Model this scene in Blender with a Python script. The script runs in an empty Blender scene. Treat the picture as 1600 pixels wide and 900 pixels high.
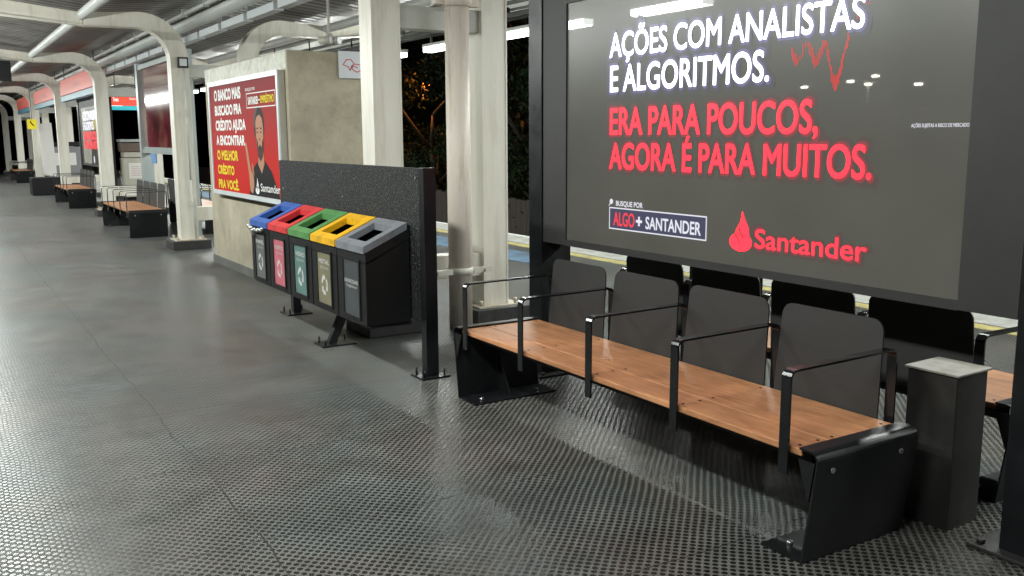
import bpy, bmesh, math, random
from mathutils import Vector, Matrix
random.seed(7)
R_ = math.radians
SC = bpy.context.scene

# ------------------------------------------------------------------ camera, world, exposure
cam_d = bpy.data.cameras.new('camera'); cam = bpy.data.objects.new('camera', cam_d)
SC.collection.objects.link(cam)
RW = ((0.848701, -0.089881, 0.521179), (-0.528844, -0.13409, 0.838059), (-0.005441, -0.986885, -0.161335))
m = Matrix(((RW[0][0], -RW[0][1], -RW[0][2], 0), (RW[1][0], -RW[1][1], -RW[1][2], 0), (RW[2][0], -RW[2][1], -RW[2][2], 1.6), (0, 0, 0, 1)))
cam.matrix_world = m
cam_d.sensor_width = 36; cam_d.lens = 1450 / 1600 * 36; cam_d.clip_start = 0.05; cam_d.clip_end = 600
SC.camera = cam
W = bpy.data.worlds.new('World'); SC.world = W; W.use_nodes = True
sk = W.node_tree.nodes.new('ShaderNodeTexSky'); sk.sky_type = 'NISHITA'; sk.sun_disc = False
sk.sun_elevation = R_(-4); sk.sun_rotation = R_(140)
bgn = W.node_tree.nodes['Background']; W.node_tree.links.new(sk.outputs[0], bgn.inputs[0]); bgn.inputs[1].default_value = 0.05
SC.view_settings.view_transform = 'Standard'; SC.view_settings.look = 'None'; SC.view_settings.gamma = 1
SC.view_settings.exposure = 0.0
LAMP = 7.0
SC.cycles.sample_clamp_indirect = 3.0; SC.cycles.caustics_reflective = False; SC.cycles.caustics_refractive = False
SC.cycles.max_bounces = 6; SC.cycles.diffuse_bounces = 4; SC.cycles.glossy_bounces = 3
LAMP_W = 57.0; SIDE_W = 21.0

# ------------------------------------------------------------------ materials
MATS = {}
def nodes_of(mt):
    nt = mt.node_tree; return nt, nt.nodes, nt.links, nt.nodes['Principled BSDF']
def mat(name, col, rough=0.5, metal=0.0, emit=None, es=0.0, var=0.0, vscale=4.0, bump=0.0, bscale=60.0, rvar=0.0, spec=0.5, dirt=None, dscale=2.0, damt=0.5, coat=0.0, stretch=None):
    if name in MATS: return MATS[name]
    mt = bpy.data.materials.new(name); mt.use_nodes = True; MATS[name] = mt
    nt, N, L, p = nodes_of(mt)
    c4 = (*col, 1)
    p.inputs['Base Color'].default_value = c4; p.inputs['Roughness'].default_value = rough
    p.inputs['Metallic'].default_value = metal; p.inputs['Specular IOR Level'].default_value = spec
    p.inputs['Coat Weight'].default_value = coat; p.inputs['Coat Roughness'].default_value = 0.08
    if emit: p.inputs['Emission Color'].default_value = (*emit, 1); p.inputs['Emission Strength'].default_value = es
    tc = N.new('ShaderNodeTexCoord'); vec = tc.outputs['Object']
    if stretch:
        mp = N.new('ShaderNodeMapping'); mp.inputs['Scale'].default_value = stretch; L.new(vec, mp.inputs['Vector']); vec = mp.outputs[0]
    last = None
    if var > 0:
        n = N.new('ShaderNodeTexNoise'); n.inputs['Scale'].default_value = vscale; n.inputs['Detail'].default_value = 8; n.inputs['Roughness'].default_value = 0.65; L.new(vec, n.inputs['Vector'])
        r = N.new('ShaderNodeMapRange'); r.inputs[1].default_value = 0.3; r.inputs[2].default_value = 0.7; r.inputs[3].default_value = 1 - var; r.inputs[4].default_value = 1 + var * 0.6; L.new(n.outputs[0], r.inputs[0])
        mx = N.new('ShaderNodeMix'); mx.data_type = 'RGBA'; mx.blend_type = 'MULTIPLY'; mx.inputs[0].default_value = 1; mx.inputs[6].default_value = c4
        L.new(r.outputs[0], mx.inputs[7]); last = mx.outputs[2]
        if rvar > 0:
            r2 = N.new('ShaderNodeMapRange'); r2.inputs[1].default_value = 0.3; r2.inputs[2].default_value = 0.7; r2.inputs[3].default_value = max(0.03, rough - rvar); r2.inputs[4].default_value = rough + rvar
            L.new(n.outputs[0], r2.inputs[0]); L.new(r2.outputs[0], p.inputs['Roughness'])
    if dirt:
        n = N.new('ShaderNodeTexNoise'); n.inputs['Scale'].default_value = dscale; n.inputs['Detail'].default_value = 10; n.inputs['Roughness'].default_value = 0.7
        L.new(vec, n.inputs['Vector'])
        r = N.new('ShaderNodeMapRange'); r.inputs[1].default_value = 0.5; r.inputs[2].default_value = 0.68; r.inputs[4].default_value = damt; L.new(n.outputs[0], r.inputs[0])
        mx = N.new('ShaderNodeMix'); mx.data_type = 'RGBA'; mx.inputs[7].default_value = (*dirt, 1); L.new(r.outputs[0], mx.inputs[0])
        if last: L.new(last, mx.inputs[6])
        else: mx.inputs[6].default_value = c4
        last = mx.outputs[2]
    if last: L.new(last, p.inputs['Base Color'])
    if bump > 0:
        n = N.new('ShaderNodeTexNoise'); n.inputs['Scale'].default_value = bscale; n.inputs['Detail'].default_value = 4; L.new(vec, n.inputs['Vector'])
        b = N.new('ShaderNodeBump'); b.inputs['Strength'].default_value = bump; b.inputs['Distance'].default_value = 0.01
        L.new(n.outputs[0], b.inputs['Height']); L.new(b.outputs[0], p.inputs['Normal'])
    return mt

black = mat('black_paint', (0.010, 0.011, 0.0125), 0.36, spec=.35, var=0.35, vscale=6, rvar=0.08, bump=0.04, bscale=300)
arm_paint = mat('arm_paint', (0.010, 0.011, 0.0125), 0.2, spec=.5, var=0.3, vscale=8, rvar=0.06)
black_matt = mat('black_matt', (0.008, 0.0085, 0.009), 0.55, spec=.3, var=0.4, vscale=3)
backmat = mat('grey_plate', (0.030, 0.0285, 0.0285), 0.55, var=0.12, vscale=8, bump=0.03, bscale=400)
cream = mat('cream_paint', (0.74, 0.71, 0.63), 0.42, var=0.07, vscale=3, bump=0.05, bscale=30, dirt=(0.38, 0.32, 0.22), dscale=1.8, damt=0.42, stretch=(3, 3, 0.4))
pipe_m = mat('pipe_paint', (0.74, 0.66, 0.58), 0.5, var=0.1, vscale=3, dirt=(0.25, 0.19, 0.13), dscale=3, damt=0.5, stretch=(5, 5, 0.5), bump=0.05, bscale=20)
beam_m = mat('beam_paint', (0.52, 0.53, 0.49), 0.45, var=0.12, vscale=2, dirt=(0.2, 0.17, 0.12), dscale=4, damt=0.3)
plinth_m = mat('plinth_rubber', (0.035, 0.035, 0.034), 0.6, var=0.4, vscale=14, bump=0.2, bscale=60)
white_pl = mat('white_plastic', (0.62, 0.66, 0.68), 0.35, var=0.08, vscale=6)
tube_white = mat('white_tube', (0.58, 0.60, 0.58), 0.38, var=0.15, vscale=5, dirt=(0.3, 0.27, 0.2), dscale=5, damt=0.3)
galv = mat('galvanised', (0.35, 0.37, 0.37), 0.4, metal=0.5, var=0.2, vscale=12)
steel = mat('bolt_steel', (0.5, 0.5, 0.48), 0.3, metal=0.9)
concrete = mat('concrete', (0.42, 0.375, 0.28), 0.75, var=0.28, vscale=2.2, bump=0.25, bscale=25, dirt=(0.22, 0.19, 0.13), dscale=3.5, damt=0.45)
render_band = mat('skim_coat', (0.5, 0.5, 0.42), 0.5, var=0.35, vscale=9, bump=0.3, bscale=12)
brown_wood = mat('fence_wood', (0.045, 0.032, 0.024), 0.8, var=0.5, vscale=6, stretch=(1, 6, 0.4), bump=0.3, bscale=40)
ballast = mat('ballast', (0.05, 0.045, 0.04), 0.95, var=0.6, vscale=40, bump=0.8, bscale=60)
earth = mat('earth', (0.03, 0.032, 0.02), 0.95, var=0.5, vscale=2)
edge_m = mat('edge_coping', (0.42, 0.42, 0.39), 0.6, var=0.3, vscale=5, dirt=(0.14, 0.14, 0.13), dscale=6, damt=0.6)
coping = mat('bright_coping', (0.7, 0.7, 0.66), 0.5, var=0.15, vscale=8)
yellow = mat('yellow_line', (0.46, 0.40, 0.17), 0.5, var=0.3, vscale=9, dirt=(0.16, 0.15, 0.11), dscale=5, damt=0.8)
blue_l = mat('blue_worn', (0.10, 0.17, 0.25), 0.5, var=0.5, vscale=5, dirt=(0.06, 0.065, 0.065), dscale=2.6, damt=0.97)
tray_m = mat('tray_metal', (0.16, 0.17, 0.17), 0.5, metal=0.3, var=0.2)
silver = mat('silver_frame', (0.42, 0.47, 0.47), 0.35, metal=0.35, var=0.1)
glass_dark = mat('dark_opening', (0.01, 0.011, 0.013), 0.2)
white_p = mat('white_print', (0.8, 0.8, 0.78), 0.6, spec=.08)
yellow_p = mat('yellow_print', (0.75, 0.6, 0.04), 0.6, spec=.08)
red_p = mat('red_print', (0.55, 0.03, 0.03), 0.5)
paper = mat('paper', (0.66, 0.64, 0.62), 0.5, var=0.05)
tan_p = mat('cream_cabinet', (0.42, 0.40, 0.34), 0.5, var=0.1)
lampm = mat('lamp_tube', (1, 1, 1), 0.4, emit=(0.95, 1.0, 0.96), es=LAMP)
lampm.cycles.emission_sampling = 'NONE'
lamp_house = mat('lamp_housing', (0.6, 0.62, 0.6), 0.4)
led_white = mat('led_white', (0.05, 0.05, 0.05), 0.3, emit=(0.90, 0.90, 1.0), es=4.5)
led_halo = mat('led_halo_blue', (0.03, 0.03, 0.03), 0.3, emit=(0.13, 0.12, 0.26), es=1.0)  # bloom close round the white letters, painted as dim emission
led_red = mat('led_red', (0.05, 0.01, 0.01), 0.3, emit=(1.0, 0.014, 0.025), es=4.5)
led_halo_r = mat('led_halo_red', (0.03, 0.03, 0.03), 0.3, emit=(0.27, 0.03, 0.04), es=1.0)  # same painted bloom for the red letters
led_far = mat('led_painted_glow_blue', (0.04, 0.04, 0.04), 0.3, emit=(0.052, 0.051, 0.068), es=1.0)  # fainter outer bloom, also painted as emission
led_far_r = mat('led_painted_glow_red', (0.04, 0.035, 0.035), 0.3, emit=(0.068, 0.045, 0.038), es=1.0)
led_soft = mat('led_white_soft', (0.05, 0.05, 0.05), 0.3, emit=(0.85, 0.85, 0.95), es=0.9)
led_soft_r = mat('led_red_soft', (0.05, 0.01, 0.01), 0.3, emit=(0.9, 0.06, 0.08), es=1.0)
led_chart = mat('led_chart', (0.03, 0.01, 0.01), 0.3, emit=(0.55, 0.035, 0.03), es=1.0)

# wood seat
def wood_mat():
    mt = bpy.data.materials.new('seat_wood'); mt.use_nodes = True
    nt, N, L, p = nodes_of(mt)
    tc = N.new('ShaderNodeTexCoord'); mp = N.new('ShaderNodeMapping'); mp.inputs['Scale'].default_value = (6, 0.7, 6); L.new(tc.outputs['Object'], mp.inputs[0])
    n = N.new('ShaderNodeTexNoise'); n.inputs['Scale'].default_value = 5; n.inputs['Detail'].default_value = 12; n.inputs['Distortion'].default_value = 1.0; n.inputs['Roughness'].default_value = 0.7; L.new(mp.outputs[0], n.inputs['Vector'])
    n2 = N.new('ShaderNodeTexNoise'); n2.inputs['Scale'].default_value = 2.2; n2.inputs['Detail'].default_value = 5; L.new(tc.outputs['Object'], n2.inputs['Vector'])
    p.inputs['Specular IOR Level'].default_value = .3
    cr = N.new('ShaderNodeValToRGB'); cr.color_ramp.elements[0].position = 0.3; cr.color_ramp.elements[0].color = (0.34, 0.140, 0.060, 1)
    cr.color_ramp.elements[1].position = 0.72; cr.color_ramp.elements[1].color = (0.66, 0.325, 0.160, 1); L.new(n.outputs[0], cr.inputs[0])
    mr = N.new('ShaderNodeMapRange'); mr.inputs[1].default_value = 0.3; mr.inputs[2].default_value = 0.7; mr.inputs[3].default_value = 0.72; mr.inputs[4].default_value = 1.15; L.new(n2.outputs[0], mr.inputs[0])
    mx = N.new('ShaderNodeMix'); mx.data_type = 'RGBA'; mx.blend_type = 'MULTIPLY'; mx.inputs[0].default_value = 1; L.new(cr.outputs[0], mx.inputs[6]); L.new(mr.outputs[0], mx.inputs[7]); L.new(mx.outputs[2], p.inputs['Base Color'])
    r = N.new('ShaderNodeMapRange'); r.inputs[3].default_value = 0.3; r.inputs[4].default_value = 0.6; L.new(n2.outputs[0], r.inputs[0]); L.new(r.outputs[0], p.inputs['Roughness'])
    b = N.new('ShaderNodeBump'); b.inputs['Strength'].default_value = 0.12; b.inputs['Distance'].default_value = 0.004; L.new(n.outputs[0], b.inputs['Height']); L.new(b.outputs[0], p.inputs['Normal'])
    return mt
wood = wood_mat()

# studded rubber floor
def floor_mat():
    mt = bpy.data.materials.new('studded_rubber'); mt.use_nodes = True
    nt, N, L, p = nodes_of(mt)
    def math_(op, a, b=None, c=None):
        n = N.new('ShaderNodeMath'); n.operation = op
        for i, v in enumerate((a, b, c)):
            if v is None: continue
            if isinstance(v, (int, float)): n.inputs[i].default_value = v
            else: L.new(v, n.inputs[i])
        return n.outputs[0]
    tc = N.new('ShaderNodeTexCoord'); mp = N.new('ShaderNodeMapping'); mp.inputs['Rotation'].default_value = (0, 0, R_(45)); mp.inputs['Scale'].default_value = (1 / .031,) * 3
    L.new(tc.outputs['Object'], mp.inputs[0])
    # small waviness so that the rows are not ruler-straight
    nw = N.new('ShaderNodeTexNoise'); nw.inputs['Scale'].default_value = 1.7; nw.inputs['Detail'].default_value = 3; L.new(tc.outputs['Object'], nw.inputs['Vector'])
    wv = N.new('ShaderNodeVectorMath'); wv.operation = 'MULTIPLY_ADD'; L.new(nw.outputs['Color'], wv.inputs[0]); wv.inputs[1].default_value = (1.2, 1.2, 0); L.new(mp.outputs[0], wv.inputs[2])
    sp = N.new('ShaderNodeSeparateXYZ'); L.new(wv.outputs[0], sp.inputs[0])
    fx = math_('SUBTRACT', math_('FRACT', sp.outputs[0]), 0.5); fy = math_('SUBTRACT', math_('FRACT', sp.outputs[1]), 0.5)
    d = math_('SQRT', math_('ADD', math_('MULTIPLY', fx, fx), math_('MULTIPLY', fy, fy)))
    disc = N.new('ShaderNodeMapRange'); disc.interpolation_type = 'SMOOTHSTEP'; disc.inputs[1].default_value = 0.33; disc.inputs[2].default_value = 0.43; disc.inputs[3].default_value = 1; disc.inputs[4].default_value = 0; L.new(d, disc.inputs[0])
    # large scale wear and dampness
    def noise(s, det=6, rg=.6, dist=0):
        n = N.new('ShaderNodeTexNoise'); n.inputs['Scale'].default_value = s; n.inputs['Detail'].default_value = det; n.inputs['Roughness'].default_value = rg; n.inputs['Distortion'].default_value = dist; L.new(tc.outputs['Object'], n.inputs['Vector']); return n.outputs[0]
    def mr(v, a, b, c, e):
        r = N.new('ShaderNodeMapRange'); r.inputs[1].default_value = a; r.inputs[2].default_value = b; r.inputs[3].default_value = c; r.inputs[4].default_value = e; L.new(v, r.inputs[0]); return r.outputs[0]
    big = noise(0.55, 5, .55, .6); mid = noise(3.2, 8, .7); fine = noise(60, 3, .6); patch = noise(0.9, 4, .5, .8)
    gap = N.new('ShaderNodeValToRGB'); gap.color_ramp.elements[0].position = .3; gap.color_ramp.elements[0].color = (0.088, 0.086, 0.080, 1)
    gap.color_ramp.elements[1].position = .7; gap.color_ramp.elements[1].color = (0.168, 0.170, 0.162, 1); L.new(mid, gap.inputs[0])
    dsc = N.new('ShaderNodeValToRGB'); dsc.color_ramp.elements[0].position = .32; dsc.color_ramp.elements[0].color = (0.008, 0.008, 0.008, 1)
    dsc.color_ramp.elements[1].position = .75; dsc.color_ramp.elements[1].color = (0.016, 0.015, 0.014, 1); L.new(mid, dsc.inputs[0])
    mx = N.new('ShaderNodeMix'); mx.data_type = 'RGBA'; L.new(disc.outputs[0], mx.inputs[0]); L.new(gap.outputs[0], mx.inputs[6]); L.new(dsc.outputs[0], mx.inputs[7])
    fl = N.new('ShaderNodeMix'); fl.data_type = 'RGBA'; fl.blend_type = 'MULTIPLY'; fl.inputs[0].default_value = 1; L.new(mx.outputs[2], fl.inputs[6]); L.new(mr(big, .32, .68, .76, 1.2), fl.inputs[7])
    # brownish and bluish foot dirt, and dark seams between the rubber sheets
    ti = N.new('ShaderNodeValToRGB'); ti.color_ramp.elements[0].position = .38; ti.color_ramp.elements[0].color = (1.05, .98, .93, 1); ti.color_ramp.elements[1].position = .62; ti.color_ramp.elements[1].color = (.90, .97, 1.0, 1); L.new(patch, ti.inputs[0])
    f2 = N.new('ShaderNodeMix'); f2.data_type = 'RGBA'; f2.blend_type = 'MULTIPLY'; f2.inputs[0].default_value = 1; L.new(fl.outputs[2], f2.inputs[6]); L.new(ti.outputs[0], f2.inputs[7])
    wo = N.new('ShaderNodeVectorMath'); wo.operation = 'MULTIPLY_ADD'; L.new(nw.outputs['Color'], wo.inputs[0]); wo.inputs[1].default_value = (.10, .10, 0); L.new(tc.outputs['Object'], wo.inputs[2])
    ws = N.new('ShaderNodeSeparateXYZ'); L.new(wo.outputs[0], ws.inputs[0])
    def seam(v, pitch):
        q = math_('ABSOLUTE', math_('SUBTRACT', math_('FRACT', math_('MULTIPLY', v, 1 / pitch)), .5)); return math_('LESS_THAN', q, .0045 / pitch)
    sm = math_('MAXIMUM', seam(ws.outputs[0], 2.1), seam(ws.outputs[1], 1.02)); sm = math_('MULTIPLY', sm, mr(mid, .42, .55, .2, .85))
    f3 = N.new('ShaderNodeMix'); f3.data_type = 'RGBA'; L.new(sm, f3.inputs[0]); L.new(f2.outputs[2], f3.inputs[6]); f3.inputs[7].default_value = (.02, .018, .016, 1)
    vo = N.new('ShaderNodeTexVoronoi'); vo.inputs['Scale'].default_value = 2.1; L.new(tc.outputs['Object'], vo.inputs['Vector'])
    gm = math_('MULTIPLY', math_('LESS_THAN', vo.outputs['Distance'], .030), math_('GREATER_THAN', big, .50))
    f4 = N.new('ShaderNodeMix'); f4.data_type = 'RGBA'; L.new(gm, f4.inputs[0]); L.new(f3.outputs[2], f4.inputs[6]); f4.inputs[7].default_value = (.10, .095, .085, 1)
    L.new(f4.outputs[2], p.inputs['Base Color'])
    rg = math_('ADD', math_('MULTIPLY', disc.outputs[0], -0.40), mr(big, .3, .7, .70, .76))
    rg2 = math_('ADD', rg, mr(mid, .3, .7, -.05, .06)); L.new(rg2, p.inputs['Roughness'])
    L.new(mr(disc.outputs[0], 0, 1, .12, .50), p.inputs['Specular IOR Level'])
    h = math_('SUBTRACT', math_('MULTIPLY', disc.outputs[0], 1.0), math_('MULTIPLY', math_('MULTIPLY', d, d), 1.5))
    b = N.new('ShaderNodeBump'); b.inputs['Strength'].default_value = 0.45; b.inputs['Distance'].default_value = 0.0016; L.new(h, b.inputs['Height'])
    b2 = N.new('ShaderNodeBump'); b2.inputs['Strength'].default_value = 0.03; b2.inputs['Distance'].default_value = 0.01; L.new(mid, b2.inputs['Height']); L.new(b.outputs[0], b2.inputs['Normal'])
    L.new(b2.outputs[0], p.inputs['Normal'])
    return mt
floor_m = floor_mat()

# corrugated roof sheet
def roof_mat():
    mt = mat('roof_sheet', (0.24, 0.23, 0.215), 0.38, metal=0.35, var=0.3, vscale=1.2, dirt=(0.09, 0.07, 0.06), dscale=1.5, damt=0.6)
    return mt
roof_m = roof_mat()

# LED panel: dark, slightly glossy, faint LED black level and module grid
def led_mat():
    mt = bpy.data.materials.new('led_panel'); mt.use_nodes = True
    nt, N, L, p = nodes_of(mt)
    p.inputs['Base Color'].default_value = (0.052, 0.051, 0.045, 1); p.inputs['Roughness'].default_value = 0.3
    p.inputs['Coat Weight'].default_value = 1.0; p.inputs['Coat Roughness'].default_value = 0.015; p.inputs['Coat IOR'].default_value = 1.5
    p.inputs['Emission Color'].default_value = (0.048, 0.046, 0.037, 1); p.inputs['Emission Strength'].default_value = 1.0
    tc = N.new('ShaderNodeTexCoord'); n = N.new('ShaderNodeTexNoise'); n.inputs['Scale'].default_value = 1.1; n.inputs['Detail'].default_value = 5; L.new(tc.outputs['Object'], n.inputs['Vector'])
    cr = N.new('ShaderNodeValToRGB'); cr.color_ramp.elements[0].position = .3; cr.color_ramp.elements[0].color = (.033, .032, .028, 1); cr.color_ramp.elements[1].position = .7; cr.color_ramp.elements[1].color = (.062, .061, .049, 1)
    L.new(n.outputs[0], cr.inputs[0]); L.new(cr.outputs[0], p.inputs['Emission Color'])
    return mt
led_m = led_mat()

# ------------------------------------------------------------------ mesh helpers
def new_bm(): return bmesh.new()
def box(bm, x0, x1, y0, y1, z0, z1, bev=0.0, rot=None, piv=None):
    r = bmesh.ops.create_cube(bm, size=1.0)
    vs = r['verts']
    bmesh.ops.scale(bm, vec=(x1 - x0, y1 - y0, z1 - z0), verts=vs)
    bmesh.ops.translate(bm, vec=((x0 + x1) / 2, (y0 + y1) / 2, (z0 + z1) / 2), verts=vs)
    if bev > 0:
        es = list({e for v in vs for e in v.link_edges})
        rr = bmesh.ops.bevel(bm, geom=es, offset=bev, segments=2, affect='EDGES', profile=0.5)
        vs = list({v for f in rr['faces'] for v in f.verts} | {v for v in vs if v.is_valid})
    if rot:
        bmesh.ops.rotate(bm, cent=piv or ((x0 + x1) / 2, (y0 + y1) / 2, (z0 + z1) / 2), matrix=Matrix.Rotation(rot[0], 3, rot[1]), verts=vs)
    return vs
def cyl(bm, p0, p1, r0, r1=None, n=20, cap=True):
    r1 = r0 if r1 is None else r1
    p0 = Vector(p0); p1 = Vector(p1); d = p1 - p0
    q = d.to_track_quat('Z', 'Y').to_matrix()
    a = []; b = []
    for i in range(n):
        t = 2 * math.pi * i / n; v = Vector((math.cos(t), math.sin(t), 0))
        a.append(bm.verts.new(p0 + q @ (v * r0))); b.append(bm.verts.new(p1 + q @ (v * r1)))
    for i in range(n):
        j = (i + 1) % n; f = bm.faces.new((a[i], a[j], b[j], b[i])); f.smooth = True
    if cap: bm.faces.new(a[::-1]); bm.faces.new(b)
def tube(bm, pts, r, n=10):
    for i in range(len(pts) - 1): cyl(bm, pts[i], pts[i + 1], r, n=n)
def prism_y(bm, poly, y0, y1):
    a = [bm.verts.new((x, y0, z)) for x, z in poly]; b = [bm.verts.new((x, y1, z)) for x, z in poly]
    n = len(poly)
    for i in range(n): bm.faces.new((a[i], a[(i + 1) % n], b[(i + 1) % n], b[i]))
    bm.faces.new(a[::-1]); bm.faces.new(b)
def prism_x(bm, poly, x0, x1):
    a = [bm.verts.new((x0, y, z)) for y, z in poly]; b = [bm.verts.new((x1, y, z)) for y, z in poly]
    n = len(poly)
    for i in range(n): bm.faces.new((a[i], a[(i + 1) % n], b[(i + 1) % n], b[i]))
    bm.faces.new(a[::-1]); bm.faces.new(b)
def ribbon(bm, A, B, w0, w1, axis='y'):
    """solid strip between polylines A and B (2D), extruded from w0 to w1 along axis"""
    def P(p, w): return (p[0], w, p[1]) if axis == 'y' else (w, p[0], p[1])
    a0 = [bm.verts.new(P(p, w0)) for p in A]; a1 = [bm.verts.new(P(p, w1)) for p in A]
    b0 = [bm.verts.new(P(p, w0)) for p in B]; b1 = [bm.verts.new(P(p, w1)) for p in B]
    n = len(A)
    for i in range(n - 1):
        bm.faces.new((a0[i], a0[i + 1], b0[i + 1], b0[i])); bm.faces.new((a1[i + 1], a1[i], b1[i], b1[i + 1]))
        bm.faces.new((a0[i + 1], a0[i], a1[i], a1[i + 1])); bm.faces.new((b0[i], b0[i + 1], b1[i + 1], b1[i]))
    bm.faces.new((a0[0], b0[0], b1[0], a1[0])); bm.faces.new((b0[-1], a0[-1], a1[-1], b1[-1]))
def offset_line(pts, t):
    A = []; B = []
    for i, p in enumerate(pts):
        q0 = pts[max(i - 1, 0)]; q1 = pts[min(i + 1, len(pts) - 1)]
        dx, dz = q1[0] - q0[0], q1[1] - q0[1]; l = math.hypot(dx, dz); nx, nz = -dz / l, dx / l
        A.append((p[0] + nx * t / 2, p[1] + nz * t / 2)); B.append((p[0] - nx * t / 2, p[1] - nz * t / 2))
    return A, B
def arc(cx, cz, r, a0, a1, n=6): return [(cx + r * math.cos(R_(a0 + (a1 - a0) * i / n)), cz + r * math.sin(R_(a0 + (a1 - a0) * i / n))) for i in range(n + 1)]

def obj(name, bm, material, parent=None, loc=None, smooth=False):
    bmesh.ops.recalc_face_normals(bm, faces=bm.faces)
    me = bpy.data.meshes.new(name); bm.to_mesh(me); bm.free()
    if smooth:
        for f in me.polygons: f.use_smooth = True
    me.materials.append(material)
    o = bpy.data.objects.new(name, me); SC.collection.objects.link(o)
    if parent: o.parent = parent
    if loc: o.location = loc
    return o
def thing(name, label, cat, loc=(0, 0, 0), rotz=0, group=None):
    o = bpy.data.objects.new(name, None); SC.collection.objects.link(o); o.empty_display_size = 0.2
    o.location = loc; o.rotation_euler = (0, 0, rotz); return tag(o, label, cat, group)
def tag(o, label, cat, group=None):
    o['label'] = label; o['category'] = cat
    if group: o['group'] = group
    return o
def struct(o): o['kind'] = 'structure'; return o
def dup(root, loc, rotz, label, group=None):
    r = root.copy(); SC.collection.objects.link(r); r.location = loc; r.rotation_euler = (0, 0, rotz); r['label'] = label
    if group: r['group'] = group
    for ch in list(root.children):
        c = ch.copy(); SC.collection.objects.link(c); c.parent = r
        for g in ch.children:
            d = g.copy(); SC.collection.objects.link(d); d.parent = c
    return r

def text_mesh(name, s, box_, plane, material, parent, bold=0.0, depth=0.001, spacing=1.0, flat=False):
    """text fitted into box (u0,u1,v0,v1). plane: function (u,v)->Vector, d = outwards offset"""
    cu = bpy.data.curves.new(name, 'FONT'); cu.body = s; cu.size = 1.0; cu.extrude = 0.0; cu.space_character = spacing; cu.resolution_u = 6; cu.fill_mode = 'FRONT'
    cu.align_x = 'LEFT'
    to = bpy.data.objects.new(name, cu); SC.collection.objects.link(to)
    dg = bpy.context.evaluated_depsgraph_get()
    me = bpy.data.meshes.new_from_object(to.evaluated_get(dg)); bpy.data.objects.remove(to)
    xs = [v.co.x for v in me.vertices]
    # measure cap height on a plain H so accents and descenders hang freely
    cap = CAP.get(bold)
    if cap is None:
        c2 = bpy.data.curves.new('h', 'FONT'); c2.body = 'H'; c2.size = 1.0; c2.fill_mode = 'FRONT'
        t2 = bpy.data.objects.new('h', c2); SC.collection.objects.link(t2); dg = bpy.context.evaluated_depsgraph_get()
        m2 = bpy.data.meshes.new_from_object(t2.evaluated_get(dg)); bpy.data.objects.remove(t2)
        ys = [v.co.y for v in m2.vertices]; cap = (min(ys), max(ys)); CAP[bold] = cap
    x0, x1 = min(xs), max(xs); y0, y1 = cap
    u0, u1, v0, v1 = box_
    for v in me.vertices:
        u = u0 + (v.co.x - x0) / (x1 - x0) * (u1 - u0); w = v0 + (v.co.y - y0) / (y1 - y0) * (v1 - v0)
        v.co = plane(u, w)
    if bold > 0:
        s_ = abs(v1 - v0) / (cap[1] - cap[0]) * bold; base = [v.co.copy() for v in me.vertices]; polys = [tuple(p.vertices) for p in me.polygons]
        eu = (plane(1, 0) - plane(0, 0)); ev = (plane(0, 1) - plane(0, 0)); en = (plane(0, 0, 1) - plane(0, 0)) if False else eu.cross(ev); en = en.normalized() * NS(plane)
        N_ = 8; vs = []; fs = []
        for q in range(N_ + 1):
            off = Vector((0, 0, 0)) if q == N_ else (eu * math.cos(q * 6.2832 / N_) + ev * math.sin(q * 6.2832 / N_)) * s_
            off = off + en * (.00006 * q); b0_ = len(vs); vs += [c + off for c in base]; fs += [tuple(i + b0_ for i in p) for p in polys]
        me = bpy.data.meshes.new(name); me.from_pydata(vs, [], fs)
    me.materials.clear(); me.materials.append(material)
    o = bpy.data.objects.new(name, me); SC.collection.objects.link(o); o.parent = parent
    return o
def NS(plane):
    # sign that turns eu x ev towards the viewer's side (-X for x planes, -Y for y planes)
    eu = plane(1, 0) - plane(0, 0); ev = plane(0, 1) - plane(0, 0); n = eu.cross(ev)
    return 1 if (n.x + n.y) < 0 else -1
CAP = {}
def flat_poly(name, polys, plane, material, parent):
    bm = new_bm()
    for poly in polys: bm.faces.new([bm.verts.new(plane(u, v)) for u, v in poly])
    me = bpy.data.meshes.new(name); bm.to_mesh(me); bm.free(); me.materials.append(material)
    o = bpy.data.objects.new(name, me); SC.collection.objects.link(o); o.parent = parent; return o
def ellipse(cu, cv, ru, rv, n=20, a0=0, a1=360): return [(cu + ru * math.cos(R_(a0 + (a1 - a0) * i / n)), cv + rv * math.sin(R_(a0 + (a1 - a0) * i / n))) for i in range(n if a1 - a0 == 360 else n + 1)]
def framepoly(u0, u1, v0, v1, t):
    return [[(u0, v0), (u1, v0), (u1, v0 + t), (u0, v0 + t)], [(u0, v1 - t), (u1, v1 - t), (u1, v1), (u0, v1)],
            [(u0, v0 + t), (u0 + t if u1 > u0 else u0 - t, v0 + t), (u0 + t if u1 > u0 else u0 - t, v1 - t), (u0, v1 - t)],
            [(u1 - t if u1 > u0 else u1 + t, v0 + t), (u1, v0 + t), (u1, v1 - t), (u1 - t if u1 > u0 else u1 + t, v1 - t)]]
def flame(cu, cv, s):
    """bank flame mark: bowl ellipse with a pointed flame; u runs right (screen sense handled by plane)"""
    return [ellipse(cu, cv - .30 * s, .52 * s, .32 * s, 28),
            [(cu - .30 * s, cv - .1 * s), (cu - .22 * s, cv + .12 * s), (cu - .02 * s, cv + .42 * s), (cu + .04 * s, cv + .78 * s), (cu + .16 * s, cv + .5 * s), (cu + .34 * s, cv + .22 * s), (cu + .38 * s, cv - .1 * s)]]

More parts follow.
